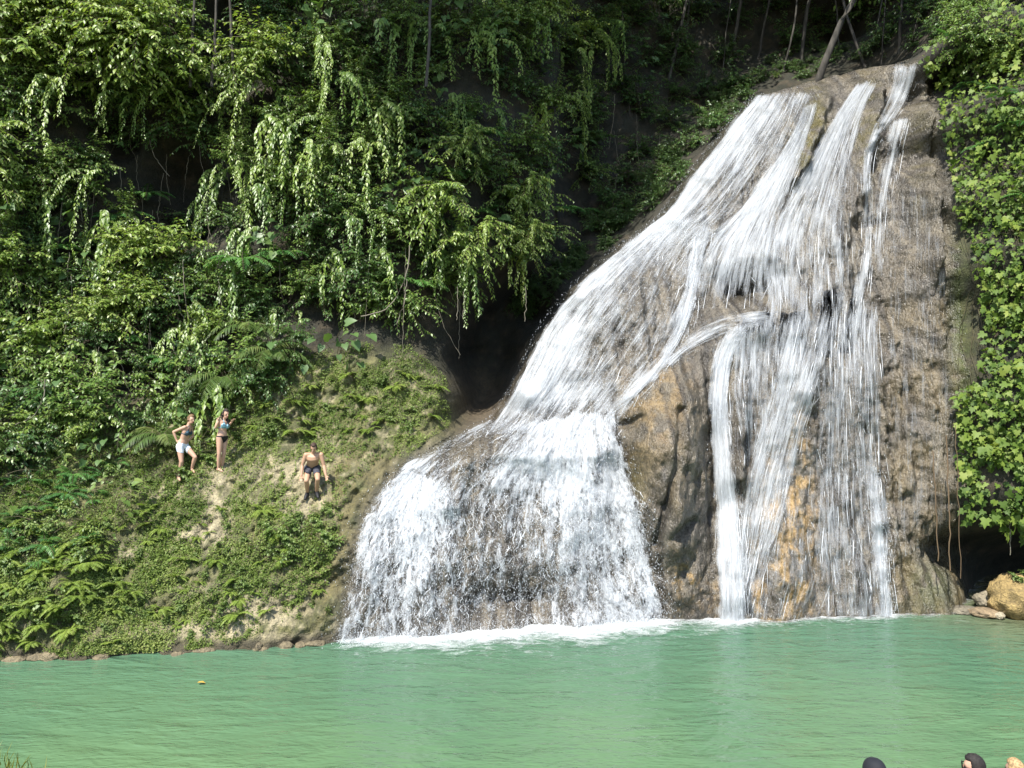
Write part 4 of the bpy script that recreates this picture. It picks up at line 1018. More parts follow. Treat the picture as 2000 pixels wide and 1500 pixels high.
VINES = [('vine', 300, 200, 1.0, 'vine hanging from the middle of the largest bush'), ('longvine', 665, 120, 1.05, 'longest pale vine hanging left of the middle'), ('vine', 690, 180, 1.2, 'vine close to the right of the longest pale vine'),
         ('vine', 565, 270, 1.2, 'bushy vine arching down left of the longest vine'), ('vine', 720, 300, 1.15, 'vine hanging low right of the longest vine'), ('vine', 660, 310, 1.1, 'lower end vine below the longest pale vine'),
         ('longvine', 500, 200, .8, 'vine hanging below the pale drooping bush'), ('longvine', 490, 330, .9, 'vine trailing down to the bright feather leaved plant'), ('vine', 620, 260, 1.2, 'vine between the bushy vine and the longest vine'),
         ('vine', 1065, 60, 1.3, 'vine hanging from the top sunlit bush'), ('longvine', 1125, 120, .9, 'long vine right of the top sunlit bush'), ('longvine', 1165, 90, .95, 'vine at the border of the dark forest'), ('vine', 1190, 70, 1.2, 'rightmost vine against the dark forest'),
         ('longvine', 1125, 200, .9, 'long vine trailing towards the upper falls'), ('vine', 930, 100, 1.2, 'vine under the round leaf cluster at the top'), ('vine', 985, 70, 1.2, 'vine left of the top sunlit bush'), ('vine', 800, 70, 1.3, 'short vine at top centre'),
         ('vine', 280, 440, 1.3, 'bushy yellow vine below the dark hollow'), ('longvine', 215, 350, .8, 'thin vine of yellowish heart leaves in the dark hollow'), ('vine', 730, 440, .9, 'small vine left of the drooping tree'), ('vine', 150, 190, 1.2, 'vine hanging under the top left bushes'),
         ('vine', 60, 170, 1.3, 'vine hanging near the left edge'), ('longvine', 230, 130, .7, 'vine trailing under the sunlit top left bush'), ('vine', 900, 520, 1.0, 'vine tip hanging over the left of the cave'), ('vine', 1030, 500, .9, 'vine tip hanging over the right of the cave'), ('vine', 560, 380, 1.1, 'dim vine under the bushy arching vine'),
         ('vine', 780, 240, 1.1, 'vine with small leaves in the shaded centre'), ('vine', 1080, 230, 1.0, 'vine over the upper right of the drooping tree')]
for kd, u, v, sc, lb in VINES:
    plant('hanging_vine', kd, u, v, sc, lb, 'vine', None, out=RNG.uniform(.9, 1.3), rz=RNG.normal(0, .3))
    plant('leafy_shrub', 'mid', u + RNG.normal(0, 12), v - 14, RNG.uniform(.7, 1.0), 'green shrub above a vine', 'shrub', 'shrubs the vines hang from', out=RNG.uniform(.6, .9))

# -------- bank plants
for u, v in spaced([(-30, 1010), (210, 1000), (240, 1130), (150, 1250), (-30, 1270)], 24, 700):
    plant('bank_herb', RNG.choice(['herb', 'fern', 'broad']), u, v, RNG.uniform(.4, .75), 'light green bank herb', 'herb', 'herbs on the left of the bank', rz=RNG.uniform(0, 6))
for u, v, sc in ((20, 1240, .9), (60, 1255, .8), (85, 1225, 1.0), (95, 1180, 1.0), (120, 1190, .9), (70, 1130, 1.0), (30, 1150, .9), (140, 1140, .9), (110, 1100, .9), (170, 1170, .8), (15, 1100, .9), (200, 1060, .8),
                 (150, 1090, .7), (230, 1110, .6), (340, 1215, .45), (300, 1200, .5), (5, 1195, .9), (45, 1195, .8)):
    for k in range(2):
      plant('fern', 'fern', u + RNG.normal(0, 14) * k, v + RNG.normal(0, 10) * k, sc * RNG.uniform(.5, .75), 'yellow green fern', 'fern', 'ferns on the left of the bank', rz=RNG.uniform(0, 6))
for u, v, sc in ((20, 990, 1.0), (15, 1010, .8)):
    plant('small_palm', 'palm', u, v, .45 * sc, 'small bright palm', 'palm', 'small palms on the bank')
for u, v in spaced([(-40, 930), (230, 900), (260, 1000), (200, 1080), (-40, 1120)], 26, 900):
    kd = RNG.choice(['herb', 'broad', 'pinn']); plant('bank_herb', kd, u, v, RNG.uniform(.7, 1.25) * (.6 if kd == 'pinn' else 1), 'light green bank herb', 'herb', 'herbs on the left of the bank', rz=RNG.uniform(0, 6))
for u, v in spaced([(540, 1010), (650, 990), (640, 1100), (560, 1120), (480, 1090)], 22, 400):
    plant('bank_herb', 'herb', u, v, RNG.uniform(.6, 1.0), 'green herb on the slope', 'herb', 'herbs below the crouching man', rz=RNG.uniform(0, 6))
for u, v in spaced([(470, 800), (760, 700), (860, 760), (850, 830), (700, 850), (500, 860)], 26, 700):
    plant('bank_herb', RNG.choice(['herb', 'fern']), u, v, RNG.uniform(.35, .7), 'low ledge plant', 'herb', 'plants on the mossy ledge', rz=RNG.uniform(0, 6))
for u, v in spaced([(180, 860), (480, 800), (540, 850), (360, 930), (200, 960)], 24, 900):
    plant('bank_herb', RNG.choice(['herb', 'broad', 'herb']), u, v, RNG.uniform(.6, 1.1), 'green herb by the path', 'herb', 'herbs around the two women', rz=RNG.uniform(0, 6))
for u, v in spaced([(240, 1000), (560, 990), (640, 1200), (200, 1270)], 23, 1500):
    plant('bank_herb', RNG.choice(['herb', 'fern', 'herb']), u, v, RNG.uniform(.25, .62), 'small tuft in the moss', 'herb', 'tufts in the moss of the bank', rz=RNG.uniform(0, 6))

# -------- ground cover that nobody could count
def cover():
    n = 330000
    u = RNG.uniform(-60, 905, n); v = RNG.uniform(660, 1292, n)
    m = in_poly(u, v, [(-60, 840), (250, 800), (480, 730), (690, 670), (800, 675), (872, 740), (880, 830), (790, 895), (740, 900), (680, 960), (655, 1080), (640, 1150), (560, 1215), (430, 1265), (-60, 1295)])
    u, v = u[m], v[m]; P_ = hit(u, v)
    bx = bil(BARE, P_[:, 0], P_[:, 2], GX0, GZ0, GD); yl = bil(YEL, P_[:, 0], P_[:, 2], GX0, GZ0, GD)
    pat = fbm(P_[:, 0] * 2.2, P_[:, 2] * 2.2, 501, 3)
    keep = RNG.random(len(u)) < np.clip(1.05 - 1.3 * bx - .45 * yl, 0.07, 1) * sstep(.24, .46, pat)
    P_, pat = P_[keep], pat[keep]; n = len(P_); nn = nrm_at(P_[:, 0], P_[:, 2])
    D_ = RNG.normal(0, 1, (n, 3)) + nn * .55 + np.array([0, 0, .35]); L_ = (.02 + .045 * RNG.random(n) ** 2) * (.7 + .8 * pat)
    pf = fbm(P_[:, 0] * .8, P_[:, 2] * .8, 505, 2)
    LV = Leaves(); LV.add(P_ + nn * (RNG.random((n, 1)) * .05), D_, nn + RNG.normal(0, .5, (n, 3)) + np.array([0, 0, .6]), L_, L_ * .6, np.clip(pf * 1.2 - .25 + RNG.normal(0, .2, n), 0, 1))
    return LV.mesh('ground_cover', 'chip')
gc = link('ground_cover', cover(), None, ML['moss']); tag(gc, 'small leaved moss and creepers covering the bank', 'ground cover', None, 'stuff')

# -------- the leafy wall on the right
IVY = [(1805, 120), (1850, 60), (1840, 0), (1850, -40), (2260, -40), (2260, 1035), (1960, 1020), (1885, 1000), (1868, 900), (1872, 780), (1925, 715), (1918, 540), (1872, 420), (1850, 300), (1830, 200)]
def ivy():
    n = 16500; u = RNG.uniform(1795, 2260, n); v = RNG.uniform(-40, 1045, n)
    m = in_poly(u, v, IVY); u, v = u[m], v[m]; P_ = hit(u, v); n = len(P_)
    nn = nrm_at(P_[:, 0], P_[:, 2], .3); nn[:, 1] -= .5; nn = unit(nn)
    o = RNG.random(n) ** 1.5 * .55; cl = fbm(P_[:, 0] * 2.0, P_[:, 2] * 2.0, 601, 3)
    kp = RNG.random(n) < sstep(.28, .44, cl) + .22; P_, nn, o, cl, u, v = P_[kp], nn[kp], o[kp], cl[kp], u[kp], v[kp]; n = len(P_)
    o = o * (.3 + 1.4 * cl); P_ = P_ + nn * o[:, None]
    D_ = DOWN[None] * (.6 + .6 * RNG.random((n, 1))) + nn * .55 + np.stack([RNG.normal(0, .65, n), RNG.normal(0, .35, n), RNG.normal(0, .35, n)], 1)
    Nn = nn + np.array([0, 0, .55]) + RNG.normal(0, .48, (n, 3)); L_ = (.06 + .17 * RNG.random(n) ** 1.6) * np.interp(v[:n], [0, 300, 800, 950], [1, .9, 1.0, 1.12])
    R_ = np.clip(RNG.random(n) ** 1.3 * .8 + .5 * (cl - .4), 0, 1)
    return P_, D_, Nn, L_, R_, o, u
iv = empty('climbing_ivy', hit(1950, 1010)[0]); tag(iv, 'sunlit wall of lobed yellow green ivy right of the falls', 'ivy')
P_, D_, Nn, L_, R_, o_, uu = ivy()
vis = (uu < 2010); order = np.argsort(-(o_ + L_ * 1.5) * vis); big_i = order[:300]; rest = order[300:]
LV = Leaves(); LV.add(P_[rest] - np.array(iv.location), D_[rest], Nn[rest], L_[rest], L_[rest] * .85, R_[rest])
f_ = link('foliage', LV.mesh('ivy_foliage', 'lobed'), iv, ML['ivy']); f_['kind'] = 'stuff'
leaf_ms = []
for r in (.25, .45, .65, .85):
    LV = Leaves(); LV.add(np.zeros((1, 3)), np.array([[1., 0, 0]]), np.array([[0, 0, 1.]]), 1.0, .85, r); leaf_ms.append(LV.mesh('leaf', 'lobed'))
for k, i in enumerate(big_i):
    d = unit(D_[i]); s_ = unit(np.cross(d, Nn[i])); n_v = np.cross(s_, d)
    mt = Matrix((d, -s_, n_v)).transposed().to_4x4()
    ob = link('leaf', leaf_ms[k % 4], iv, ML['ivy']); ob.matrix_local = Matrix.Translation(Vector(P_[i]) - iv.location) @ mt @ Matrix.Scale(float(L_[i]) * 1.12, 4)
for k in range(1):
    paths = []
    for q_ in range(40):
        u0 = RNG.uniform(1860, 2020); v0 = RNG.uniform(0, 700); pts = hit(np.full(9, u0) + np.cumsum(RNG.normal(0, 6, 9)), v0 + np.linspace(0, 260, 9)); pts[:, 1] -= .08; paths.append(pts - np.array(iv.location))
    link('stems', tubes('ivy_stems', paths, [.010] * len(paths), 3), iv, M_STEM)['kind'] = 'stuff'
for u, v, sc, lb in ((1905, 60, 1.5, 'round leaf shrub at the top right above the ivy'), (1960, 30, 1.6, 'pale round leaf shrub in the top right corner'), (1880, 20, 1.2, 'round leaf shrub at the top edge beside the dark forest'), (1985, 90, 1.3, 'drooping round leaf shrub at the right edge')):
    plant('round_leaf_shrub', 'broad', u, v, sc, lb, 'shrub', None, out=.8); 
for u, v, sc, lb in ((1862, 95, 1.0, 'bush over the fold beside the top of the falls'), (1885, 125, 1.1, 'leafy bush over the ivy below the round leaf shrubs'), (1850, 60, 1.0, 'bush at the top right bordering the dark forest'), (1915, 150, 1.0, 'bush in the upper middle of the ivy wall'), (1870, 30, 1.1, 'topmost bush between the dark forest and the ivy')):
    plant('leafy_bush', 'mid', u, v, sc, lb, 'bush', None, out=.7)
for u, v in ((1840, 90), (1860, 130), (1835, 160), (1880, 180), (1930, 200), (1975, 260), (1900, 300), (1985, 400)):
    plant('feather_leaf_plant', 'pinn', u, v, .75, 'feather leaved plant in the ivy', 'plant', 'feather leaved plants among the ivy', out=.5)

# -------- trees of the gully, and unseen trees added above the frame for shade
def make_crown(nc, R, leaf, flat=.6):
    LV = Leaves()
    c = RNG.normal(0, 1, (nc, 3)); c = unit(c) * (RNG.random((nc, 1)) ** .45) * R; c[:, 2] *= flat
    for k in range(nc):
        m = 16; off = RNG.normal(0, .42, (m, 3)); off[:, 2] *= .6
        LV.add(c[k] + off, unit(off) + DOWN * .4, np.array([0, 0, 1.0])[None] + RNG.normal(0, .4, (m, 3)), leaf * (.7 + .6 * RNG.random(m)), leaf * .5)
    return LV.mesh('crown', 'simple')
CROWN = [make_crown(230, 3.6, .30) for _ in range(2)]
SMALLC = make_crown(80, 1.9, .26)
def tree(name, base, top, r0, crown, label, group, cs=1.0, bend=.25, limbs=4):
    base = np.array(base, float); top = np.array(top, float)
    e = empty(name, base); tag(e, label, 'tree', group)
    n = 12; k = np.linspace(0, 1, n)[:, None]; pts = (top - base) * k + np.sin(k * np.pi) * np.array([RNG.normal(0, bend), RNG.normal(0, bend), 0]) + np.cumsum(RNG.normal(0, .03, (n, 3)), 0) * (k > 0)
    paths = [pts]; rad = [np.linspace(r0, r0 * .45, n)]
    for i in range(limbs):
        f = .65 + .3 * RNG.random(); p_, _ = along(pts, np.array([f])); d = np.array([RNG.normal(0, 1), RNG.normal(0, 1), .5])
        paths.append(grow(p_[0], d, 2.2 * cs, 7, .1, .2)); rad.append(np.linspace(r0 * .4, r0 * .12, 7))
    link('trunk', tubes('trunk', paths, rad, 7), e, M_BARK)
    c = link('crown', crown, e, ML['crown']); c.location = tuple(pts[-1]); c.scale = (cs,) * 3; c.rotation_euler[2] = RNG.uniform(0, 6)
    return e
def over(u, v, z):
    p_ = hit(u, v)[0]; k = (z - p_[2]) / SUN_DIR.z; return p_ + np.array(SUN_DIR) * k  # crown spot on the sun's path, so the added tree shades that point
for (u, v), z, cs in (((1230, 150), 27, 1.0), ((1180, 420), 26.5, .9), ((1350, 160), 28, 1.05), ((1480, 60), 29, 1.1), ((1640, 60), 29, 1.05), ((1770, 40), 29, .9), ((1000, 600), 26.5, .9), ((1030, 640), 25.5, .75), ((1070, 500), 26.5, .75), ((1180, 400), 27, .75), ((1270, 290), 27.5, .75), ((1360, 190), 28, .7), 
                       ((1100, 300), 27, .8)):
    c_ = over(u, v, z); bx_ = c_[0] + RNG.normal(0, .5); bz = 24.6; by = float(Dat(np.array([bx_]), np.array([bz]))[0])
    tree('shade_tree', (bx_, by - .1, bz), c_, .24, CROWN[RNG.integers(2)], 'unseen tree leaning out above the picture, added to shade the gully', 'unseen trees added above the picture for shade', cs, .2, 5)
for i, (u, v, dy) in enumerate([(1345, 150, .4), (1420, 130, .9), (1410, 150, .2), (1478, 130, 1.6), (1528, 135, .5), (1645, 125, 1.2), (1695, 118, .3), (1702, 118, 1.5), (1722, 118, .4), (1756, 112, 1.4), (1778, 108, .8), (1300, 190, .3), (1565, 130, 1.8), (1232, 230, .2)]):
    b_ = Vector(hit(u, v + RNG.uniform(-25, 15))[0]) + Vector((0, .1, -.25))
    tree('forest_tree', b_, (b_.x + RNG.normal(0, .8), b_.y + RNG.normal(0, .5), b_.z + RNG.uniform(6.5, 8)), RNG.choice([.03, .04, .05, .07, .10]), SMALLC, where('thin forest trunk', u, v - 60), 'thin trunks above the falls', .9, .3, 3)
b_ = at(1586, 190, 30.4 * S); tp = at(1672, 10, 29.6 * S)
tree('leaning_tree', b_, (tp.x + .6, tp.y, tp.z + 1.5), .15, SMALLC, 'leaning mossy trunk rising from the lip of the falls', None, .8, .1, 2)
for u, lb in ((414, 'thin pale trunk in the dark gap right of the largest bush'), (372, 'slender stem in the dark gap above the largest bush'), (462, 'crooked bare stem left of the pale drooping bush'), (832, 'thin pale trunk at top centre of the jungle')):
    y_ = 25.2 * S; b_ = at(u, 170, y_); tree('slender_tree', b_, (b_.x + RNG.normal(0, .2), y_, b_.z + 6), .05, SMALLC, lb, None, .6, .15, 1)

# -------- lianas and roots
def liana(name, pts, r, label, group, mat, cat='liana'):
    pts = np.array([tuple(p_) for p_ in pts], float); k = np.linspace(0, len(pts) - 1, 16); f = k - k.astype(int); i = np.minimum(k.astype(int), len(pts) - 2)
    f = (k - i)[:, None]; sm = pts[i] * (1 - f) + pts[i + 1] * f
    for _ in range(2): sm[1:-1] = (sm[:-2] + 2 * sm[1:-1] + sm[2:]) / 4
    sm[1:-1] += RNG.normal(0, .012, sm[1:-1].shape)
    o = empty(name, sm[0]); tag(o, label, cat, group)
    link('stem', tubes('stem', [sm - sm[0]], [np.full(16, r)], 5), o, mat); return o
for u, v in spaced([(150, 250), (480, 250), (480, 700), (250, 760), (100, 560)], 34, 160) + spaced([(500, 480), (800, 450), (1000, 560), (700, 620)], 48, 60) + spaced([(1160, 200), (1300, 120), (1280, 380), (1190, 430)], 40, 60):
    p_ = hit(u, v)[0]; ln_ = RNG.uniform(.8, 2.4); dx = RNG.normal(0, .35); y0 = p_[1] - RNG.uniform(.3, 1.1)
    liana('liana', [(p_[0], y0, p_[2]), (p_[0] + dx * .3, y0 - .1, p_[2] - ln_ * .5), (p_[0] + dx, y0, p_[2] - ln_)], RNG.uniform(.005, .012), where('thin bare liana', u, v), 'thin lianas in the jungle', M_LIANA)
yl = 23.6 * S
liana('liana', [at(u, v, yl) for u, v in ((800, 480), (795, 540), (780, 570), (762, 600), (735, 612), (705, 618))], .018, 'crooked pale liana curving left of the cave', None, M_LIANA)
liana('liana', [at(u, v, yl) for u, v in ((795, 545), (790, 590), (775, 632))], .012, 'pale root dangling from the crooked liana', None, M_LIANA)
liana('liana', [at(u, v, 21.0 * S) for u, v in ((88, 740), (85, 780), (65, 815), (30, 830))], .014, 'curved pale liana at the left edge above the bank', None, M_LIANA)
for u, v0, v1, lb in ((1026, 560, 628, 'bare root tip hanging below the right vine over the cave'), (893, 560, 625, 'root tip hanging below the left vine over the cave'), (905, 570, 622, 'forked root tip over the left of the cave')):
    liana('hanging_root', [at(u, v0, 23.2 * S), at(u + 2, (v0 + v1) / 2, 23.2 * S), at(u - 1, v1, 23.2 * S)], .009, lb, None, M_LIANA, 'root')
for u0, u1, v0, v1, r, lb in ((1822, 1832, 880, 1096, .014, 'leftmost orange brown root hanging over the dark undercut'), (1848, 1856, 850, 1115, .016, 'middle orange brown root hanging over the dark undercut'), (1866, 1876, 830, 1130, .009, 'thin rightmost brown root hanging over the dark undercut'),
                          (1972, 1973, 1010, 1084, .010, 'pale root dangling in front of the dark cave at right')):
    liana('hanging_root', [at(u0, v0, 20.7 * S), at((u0 + u1) / 2 + 1, (v0 + v1) / 2, 20.6 * S), at(u1, v1, 20.6 * S)], r, lb, None, M_ROOT if u0 < 1900 else M_LIANA, 'root')

# -------- grass tuft on the near bank at lower left
def grass():
    LV = Leaves(); n = 900; a = RNG.normal(0, .55, n); c = RNG.normal(0, .45, n)
    gz_ = 1.25 * np.exp(-((a / 1.3) ** 2 + (c / 1.0) ** 2)) - 1.25
    LV.add(np.stack([a, c, gz_ - .03], 1), np.stack([RNG.normal(0, .35, n), RNG.normal(0, .35, n), np.ones(n)], 1), RNG.normal(0, 1, (n, 3)), .10 + .16 * RNG.random(n), .012)
    return LV.mesh('grass_blades', 'blade')
g_ = empty('grass_tuft', (-5.9, 7.6, 2.28)); tag(g_, 'dry yellow green grass tuft in the lower left corner', 'grass')
bl_ = link('blades', grass(), g_, ML['grass']); bl_['kind'] = 'stuff'

# -------- boulders in the right corner and a leaf on the water
def boulder(name, c, r, seed, label, mat, flat=.7):
    import bmesh
    bm = bmesh.new(); bmesh.ops.create_icosphere(bm, subdivisions=4, radius=1.0)
    V = np.array([v.co[:] for v in bm.verts])
    d = .75 + .5 * fbm(V[:, 0] * 1.3 + V[:, 2] * .7 + seed, V[:, 1] * 1.3 - V[:, 2] * .9, seed, 4) + .30 * (fbm(V[:, 0] * 3.5 + V[:, 2] * 3, V[:, 1] * 3.5 + V[:, 2] * 2.6, seed + 3, 4) - .5)
    V = V * d[:, None] * np.array([r[0], r[1], r[2]])
    Fc = np.array([[v.index for v in f.verts] for f in bm.faces]); bm.free()
    o = link(name, np_mesh(name, V, Fc, True, {'Col': np.tile(np.array(mat + (1,)), (len(V), 1))}), None, M_BANK, c); tag(o, label, 'rock'); return o
boulder('boulder', at(1995, 1170, 20.9 * S), (.80, .7, .60), 3, 'large ochre boulder topped with grass at the right edge of the pool', (.29, .21, .085))
boulder('stone', at(1926, 1172, 21.6 * S), (.32, .3, .22), 5, 'pale stone left of the large ochre boulder', (.24, .21, .15))
boulder('stone', at(1885, 1192, 21.2 * S), (.40, .3, .11), 7, 'flat grey stone at the water below the dark cave', (.17, .15, .11))
boulder('stone', at(1925, 1196, 20.9 * S), (.38, .3, .12), 9, 'flat brown stone between the pale stone and the water', (.24, .18, .11))
boulder('stone', at(1952, 1203, 20.6 * S), (.12, .1, .09), 11, 'small light stone at the foot of the large ochre boulder', (.32, .28, .2))
for k in range(13):
    u = RNG.uniform(-20, 660); y_ = float(Dat(np.array([(u - 1000) / F * 16.6]), np.array([.03]))[0]); x_ = (u - 1000) / F * y_; y_ = float(Dat(np.array([x_]), np.array([.03]))[0])
    boulder('stone', (x_, y_ - .02, RNG.uniform(-.04, .04)), (RNG.uniform(.08, .28), .14, RNG.uniform(.06, .14)), 20 + k, where('wet brown stone at the shore', u, 1270), (.17, .14, .085))['group'] = 'stones along the left shore'
for u, v in ((1985, 1128), (2000, 1122), (1992, 1134), (2012, 1126)):
    plant('bank_herb', 'herb', u, v, .5, 'small herb on top', 'herb', 'herbs on the ochre boulder', pos=tuple(at(u, v, 20.8 * S)))
LV = Leaves(); LV.add(np.zeros((1, 3)), np.array([[1., .2, 0]]), np.array([[0, 0, 1.]]), .16, .09, .9)
m_, t, b = new_mat('fallen_leaf'); b.inputs['Base Color'].default_value = (.45, .28, .05, 1)
fl_ = link('fallen_leaf', LV.mesh('fallen_leaf', 'oval'), None, m_, tuple(at(385, 1336, H * F / (1336 - 750) - .02) + Vector((0, 0, .03)))); tag(fl_, 'single orange yellow leaf floating on the green pool', 'leaf')
# ------------------------------------------------------------------ people
def simple_mat(name, c, rough=.6, sss=0.0, spec=.4, var=None):
    m, t, b = new_mat(name); b.inputs['Roughness'].default_value = rough; b.inputs['Specular IOR Level'].default_value = spec
    if var:
        g = N(t, 'ShaderNodeTexCoord'); nz = noise(t, var[0], 3, .6, g.outputs['Object'])
        t.links.new(mixcol(t, mapr(t, nz, .45, .55), c, var[1]), b.inputs['Base Color'])
    else: b.inputs['Base Color'].default_value = (*c, 1)
    return m
M_SKIN = simple_mat('fair_skin', (.50, .30, .21), .5); M_SKIN2 = simple_mat('tanned_skin', (.42, .25, .16), .5)
M_EYE = simple_mat('eye', (.03, .02, .02), .2); M_LIP = simple_mat('lips', (.40, .13, .11), .5)

class Body:
    def __init__(s): s.V, s.F, s.o = [], [], 0
    def ring_loft(s, rings):
        """rings: list of (n,3) arrays with equal n; closed at both ends"""
        n = len(rings[0]); V = np.concatenate(rings); k = len(rings)
        i = np.arange(k - 1)[:, None] * n; j = np.arange(n)[None]; j2 = (j + 1) % n
        q = np.stack([i + j, i + j2, i + n + j2, i + n + j], -1).reshape(-1, 4)
        s.V.append(V); f = [tuple(int(x) + s.o for x in r) for r in q]
        f.append(tuple(s.o + int(x) for x in range(n - 1, -1, -1))); f.append(tuple(s.o + (k - 1) * n + int(x) for x in range(n)))
        s.F += f; s.o += len(V)
    def limb(s, pts, rad, n=12, flat=None):
        pts = np.array([tuple(p) for p in pts], float); rad = np.array(rad, float)
        # resample smoothly, then add rounded ends
        m = len(pts); k = np.linspace(0, m - 1, (m - 1) * 6 + 1); i = np.minimum(k.astype(int), m - 2); f = (k - i)
        P_ = pts[i] * (1 - f[:, None]) + pts[i + 1] * f[:, None]; R_ = rad[i] * (1 - f) + rad[i + 1] * f
        for _ in range(3): P_[1:-1] = (P_[:-2] + 2 * P_[1:-1] + P_[2:]) / 4; R_[1:-1] = (R_[:-2] + 2 * R_[1:-1] + R_[2:]) / 4
        d0 = unit(P_[0] - P_[1]); d1 = unit(P_[-1] - P_[-2]); th = np.array([.97, .8, .5])
        P_ = np.concatenate([[P_[0] + d0 * R_[0] * c for c in th], P_, [P_[-1] + d1 * R_[-1] * c for c in th[::-1]]])
        R_ = np.concatenate([[R_[0] * math.sqrt(max(.02, 1 - c * c)) for c in th], R_, [R_[-1] * math.sqrt(max(.02, 1 - c * c)) for c in th[::-1]]])
        tg = unit(np.gradient(P_, axis=0)); ref = np.array([0.13, 1, .07]); a = unit(np.cross(tg, ref)); c = np.cross(tg, a)
        ang = np.arange(n) * 2 * np.pi / n
        s.ring_loft([P_[q] + R_[q] * (np.cos(ang)[:, None] * a[q] + np.sin(ang)[:, None] * c[q]) for q in range(len(P_))])
    def ell(s, c, axes, n=14):
        """axes: three vectors (with their radii)"""
        c = np.array(tuple(c), float); A_ = [np.array(tuple(x), float) for x in axes]; rings = []
        for ph in np.linspace(-.47 * np.pi, .47 * np.pi, 11):
            ang = np.arange(n) * 2 * np.pi / n
            rings.append(c + math.sin(ph) * A_[2] + math.cos(ph) * (np.cos(ang)[:, None] * A_[0] + np.sin(ang)[:, None] * A_[1]))
        s.ring_loft(rings)
    def remesh(s, name, voxel):
        me = bpy.data.meshes.new(name); me.from_pydata(np.concatenate(s.V).tolist(), [], s.F); me.update()
        ob = bpy.data.objects.new('tmp', me); COL.objects.link(ob)
        md = ob.modifiers.new('r', 'REMESH'); md.mode = 'VOXEL'; md.voxel_size = voxel
        sm = ob.modifiers.new('s', 'SMOOTH'); sm.factor = .5; sm.iterations = 4
        dg = bpy.context.evaluated_depsgraph_get(); r = bpy.data.meshes.new_from_object(ob.evaluated_get(dg))
        bpy.data.objects.remove(ob); bpy.data.meshes.remove(me); r.name = name
        n = len(r.polygons); r.polygons.foreach_set('use_smooth', np.ones(n, bool)); return r

def shell(name, body_me, pred, offset, parent, mat):
    """a garment: the body's own faces where pred(point) holds, moved out"""
    nv = len(body_me.vertices); V = np.empty(nv * 3, np.float32); body_me.vertices.foreach_get('co', V); V = V.reshape(-1, 3)
    Nn = np.empty(nv * 3, np.float32); body_me.vertices.foreach_get('normal', Nn); Nn = Nn.reshape(-1, 3)
    m = pred(V); F_ = [tuple(p.vertices) for p in body_me.polygons if all(m[i] for i in p.vertices)]
    if not F_: return None
    used = sorted(set(i for f in F_ for i in f)); mp_ = {i: k for k, i in enumerate(used)}
    me = bpy.data.meshes.new(name); me.from_pydata((V[used] + Nn[used] * offset).tolist(), [], [tuple(mp_[i] for i in f) for f in F_]); me.update()
    me.polygons.foreach_set('use_smooth', np.ones(len(me.polygons), bool))
    return link(name, me, parent, mat)

def seg_t(V, a, b_):
    a = np.array(tuple(a)); d = np.array(tuple(b_)) - a; L2 = d @ d; t_ = ((V - a) @ d) / L2
    return t_, np.linalg.norm(V - a - np.clip(t_, 0, 1)[:, None] * d, axis=1)

